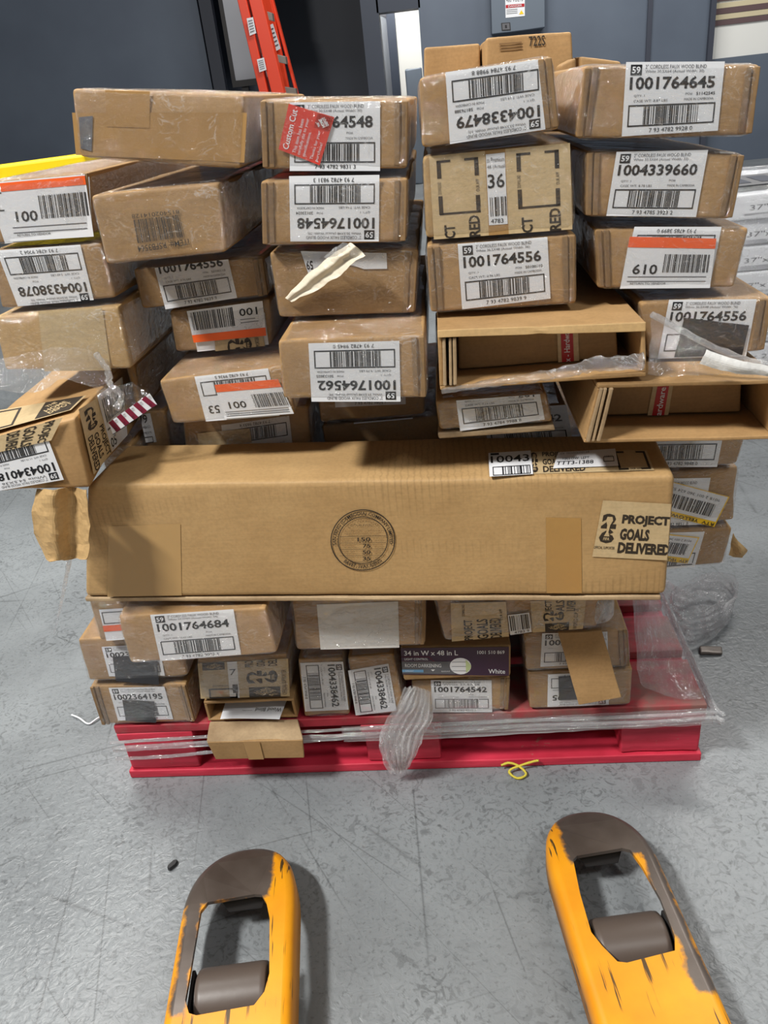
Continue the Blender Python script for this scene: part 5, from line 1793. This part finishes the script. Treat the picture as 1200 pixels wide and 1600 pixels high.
for k in range(5):
    x = .02 + k * .2
    s.poly([(x, 0), (x - .02 if x > .03 else 0, 0.0), (x + .07, 1), (x + .17, 1), (x + .09, 0)], 'lilac', 1)
    s.text('STS', x + .12, .15, x + .17, .4, 'ink', 2)
    s.text('STS', x + .05, .65, x + .10, .85, 'ink', 2)
s.build('striped_tape', pc, 'red and white striped tape edge')

# strand of film running down to the floor at the left
pts = smooth_path([at_y(118, 772, -.10), at_y(112, 850, -.09), at_y(98, 930, .0), at_z(84, 992, .004)], 40)
acc = tube(pts, lambda t: .005 - .003 * t, 8, 4, .5, .3)
single('film_strip', acc, 'film_sheet', 'thin clear film strip hanging from the torn left carton to the floor', 'plastic film')
# film knot on the crumpled carton
b = BX['G12']
ks = [at_y(930, 936, -.035), at_y(964, 936, -.035), at_y(962, 974, -.035), at_y(926, 984, -.035)]
v2 = roundbox(ks, Vector((0, .05, 0)), .014, (10, 10, 6), .005, 8, False, .004)
link('film_knot', mesh_from(v2[0], v2[1], 'film_knot', b.root.location), ['film_rope'], b.root, smooth=True)
# torn brown scrap behind the lowest right carton
b = BX['F3']
qs = [at_y(1146, 832, .20), at_y(1167, 860, .20), at_y(1161, 873, .20), at_y(1138, 866, .20)]
v2 = sheet([[qs[0], qs[0].lerp(qs[1], .5), qs[1]], [qs[0].lerp(qs[3], .5), qs[0].lerp(qs[2], .5) + Vector((0, -.01, 0)), qs[1].lerp(qs[2], .5)], [qs[3], qs[3].lerp(qs[2], .5), qs[2]]], 10, 8, .003, 40, 2, .0015)
link('torn_flap', mesh_from(v2[0], v2[1], 'torn_flap', b.root.location), ['card_light'], b.root)['label'] = 'torn brown flap sticking out behind'

# scraps on the floor
pts = smooth_path([at_z(112, 1117, .003), at_z(124, 1122, .006), at_z(138, 1131, .003), at_z(150, 1124, .005), at_z(160, 1118, .003)], 24)
single('plastic_string', tube(pts, .0018, 6), 'white', 'short white plastic string on the floor left of the pallet', 'string')
c = at_z(270, 1352, .003)
pts = [(math.cos(a * .7) * (.006 + .002 * math.sin(a * 3)), math.sin(a * .7) * .010) for a in range(9)]
vs = [c + Vector((x + y * .35, y, 0)) for x, y in pts] + [c + Vector((x * .8 + y * .3, y * .8, .004)) for x, y in pts]
fs = [tuple(range(8, -1, -1)), tuple(range(9, 18))] + [(i, (i + 1) % 9, 9 + (i + 1) % 9, 9 + i) for i in range(9)]
single('rubber_scrap', (vs, fs), 'black_scrap', 'small black scrap on the floor left of the left fork tip', 'scrap', False)
pts = smooth_path([at_z(783, 1196, .012), at_z(796, 1192, .016), at_z(812, 1198, .012), at_z(822, 1210, .006), at_z(808, 1216, .004), at_z(796, 1204, .008), at_z(826, 1192, .016), at_z(842, 1188, .02)], 50)
single('yellow_twine', tube(pts, .0022, 6, 3, .4), 'twine', 'frayed yellow twine on the floor under the pallet front edge', 'twine')
c = at_z(1106, 1020, .0)
acc = roundbox([c + Vector((-.022, -.012, .010)), c + Vector((.026, -.012, .006)), c + Vector((.026, -.012, .0005)), c + Vector((-.022, -.012, .0005))], Vector((.006, .024, 0)), .004, (8, 3, 6), .004, 3, False, .005)
single('dusty_scrap', acc, 'steel', 'small dusty grey scrap on the floor right of the pallet', 'scrap')
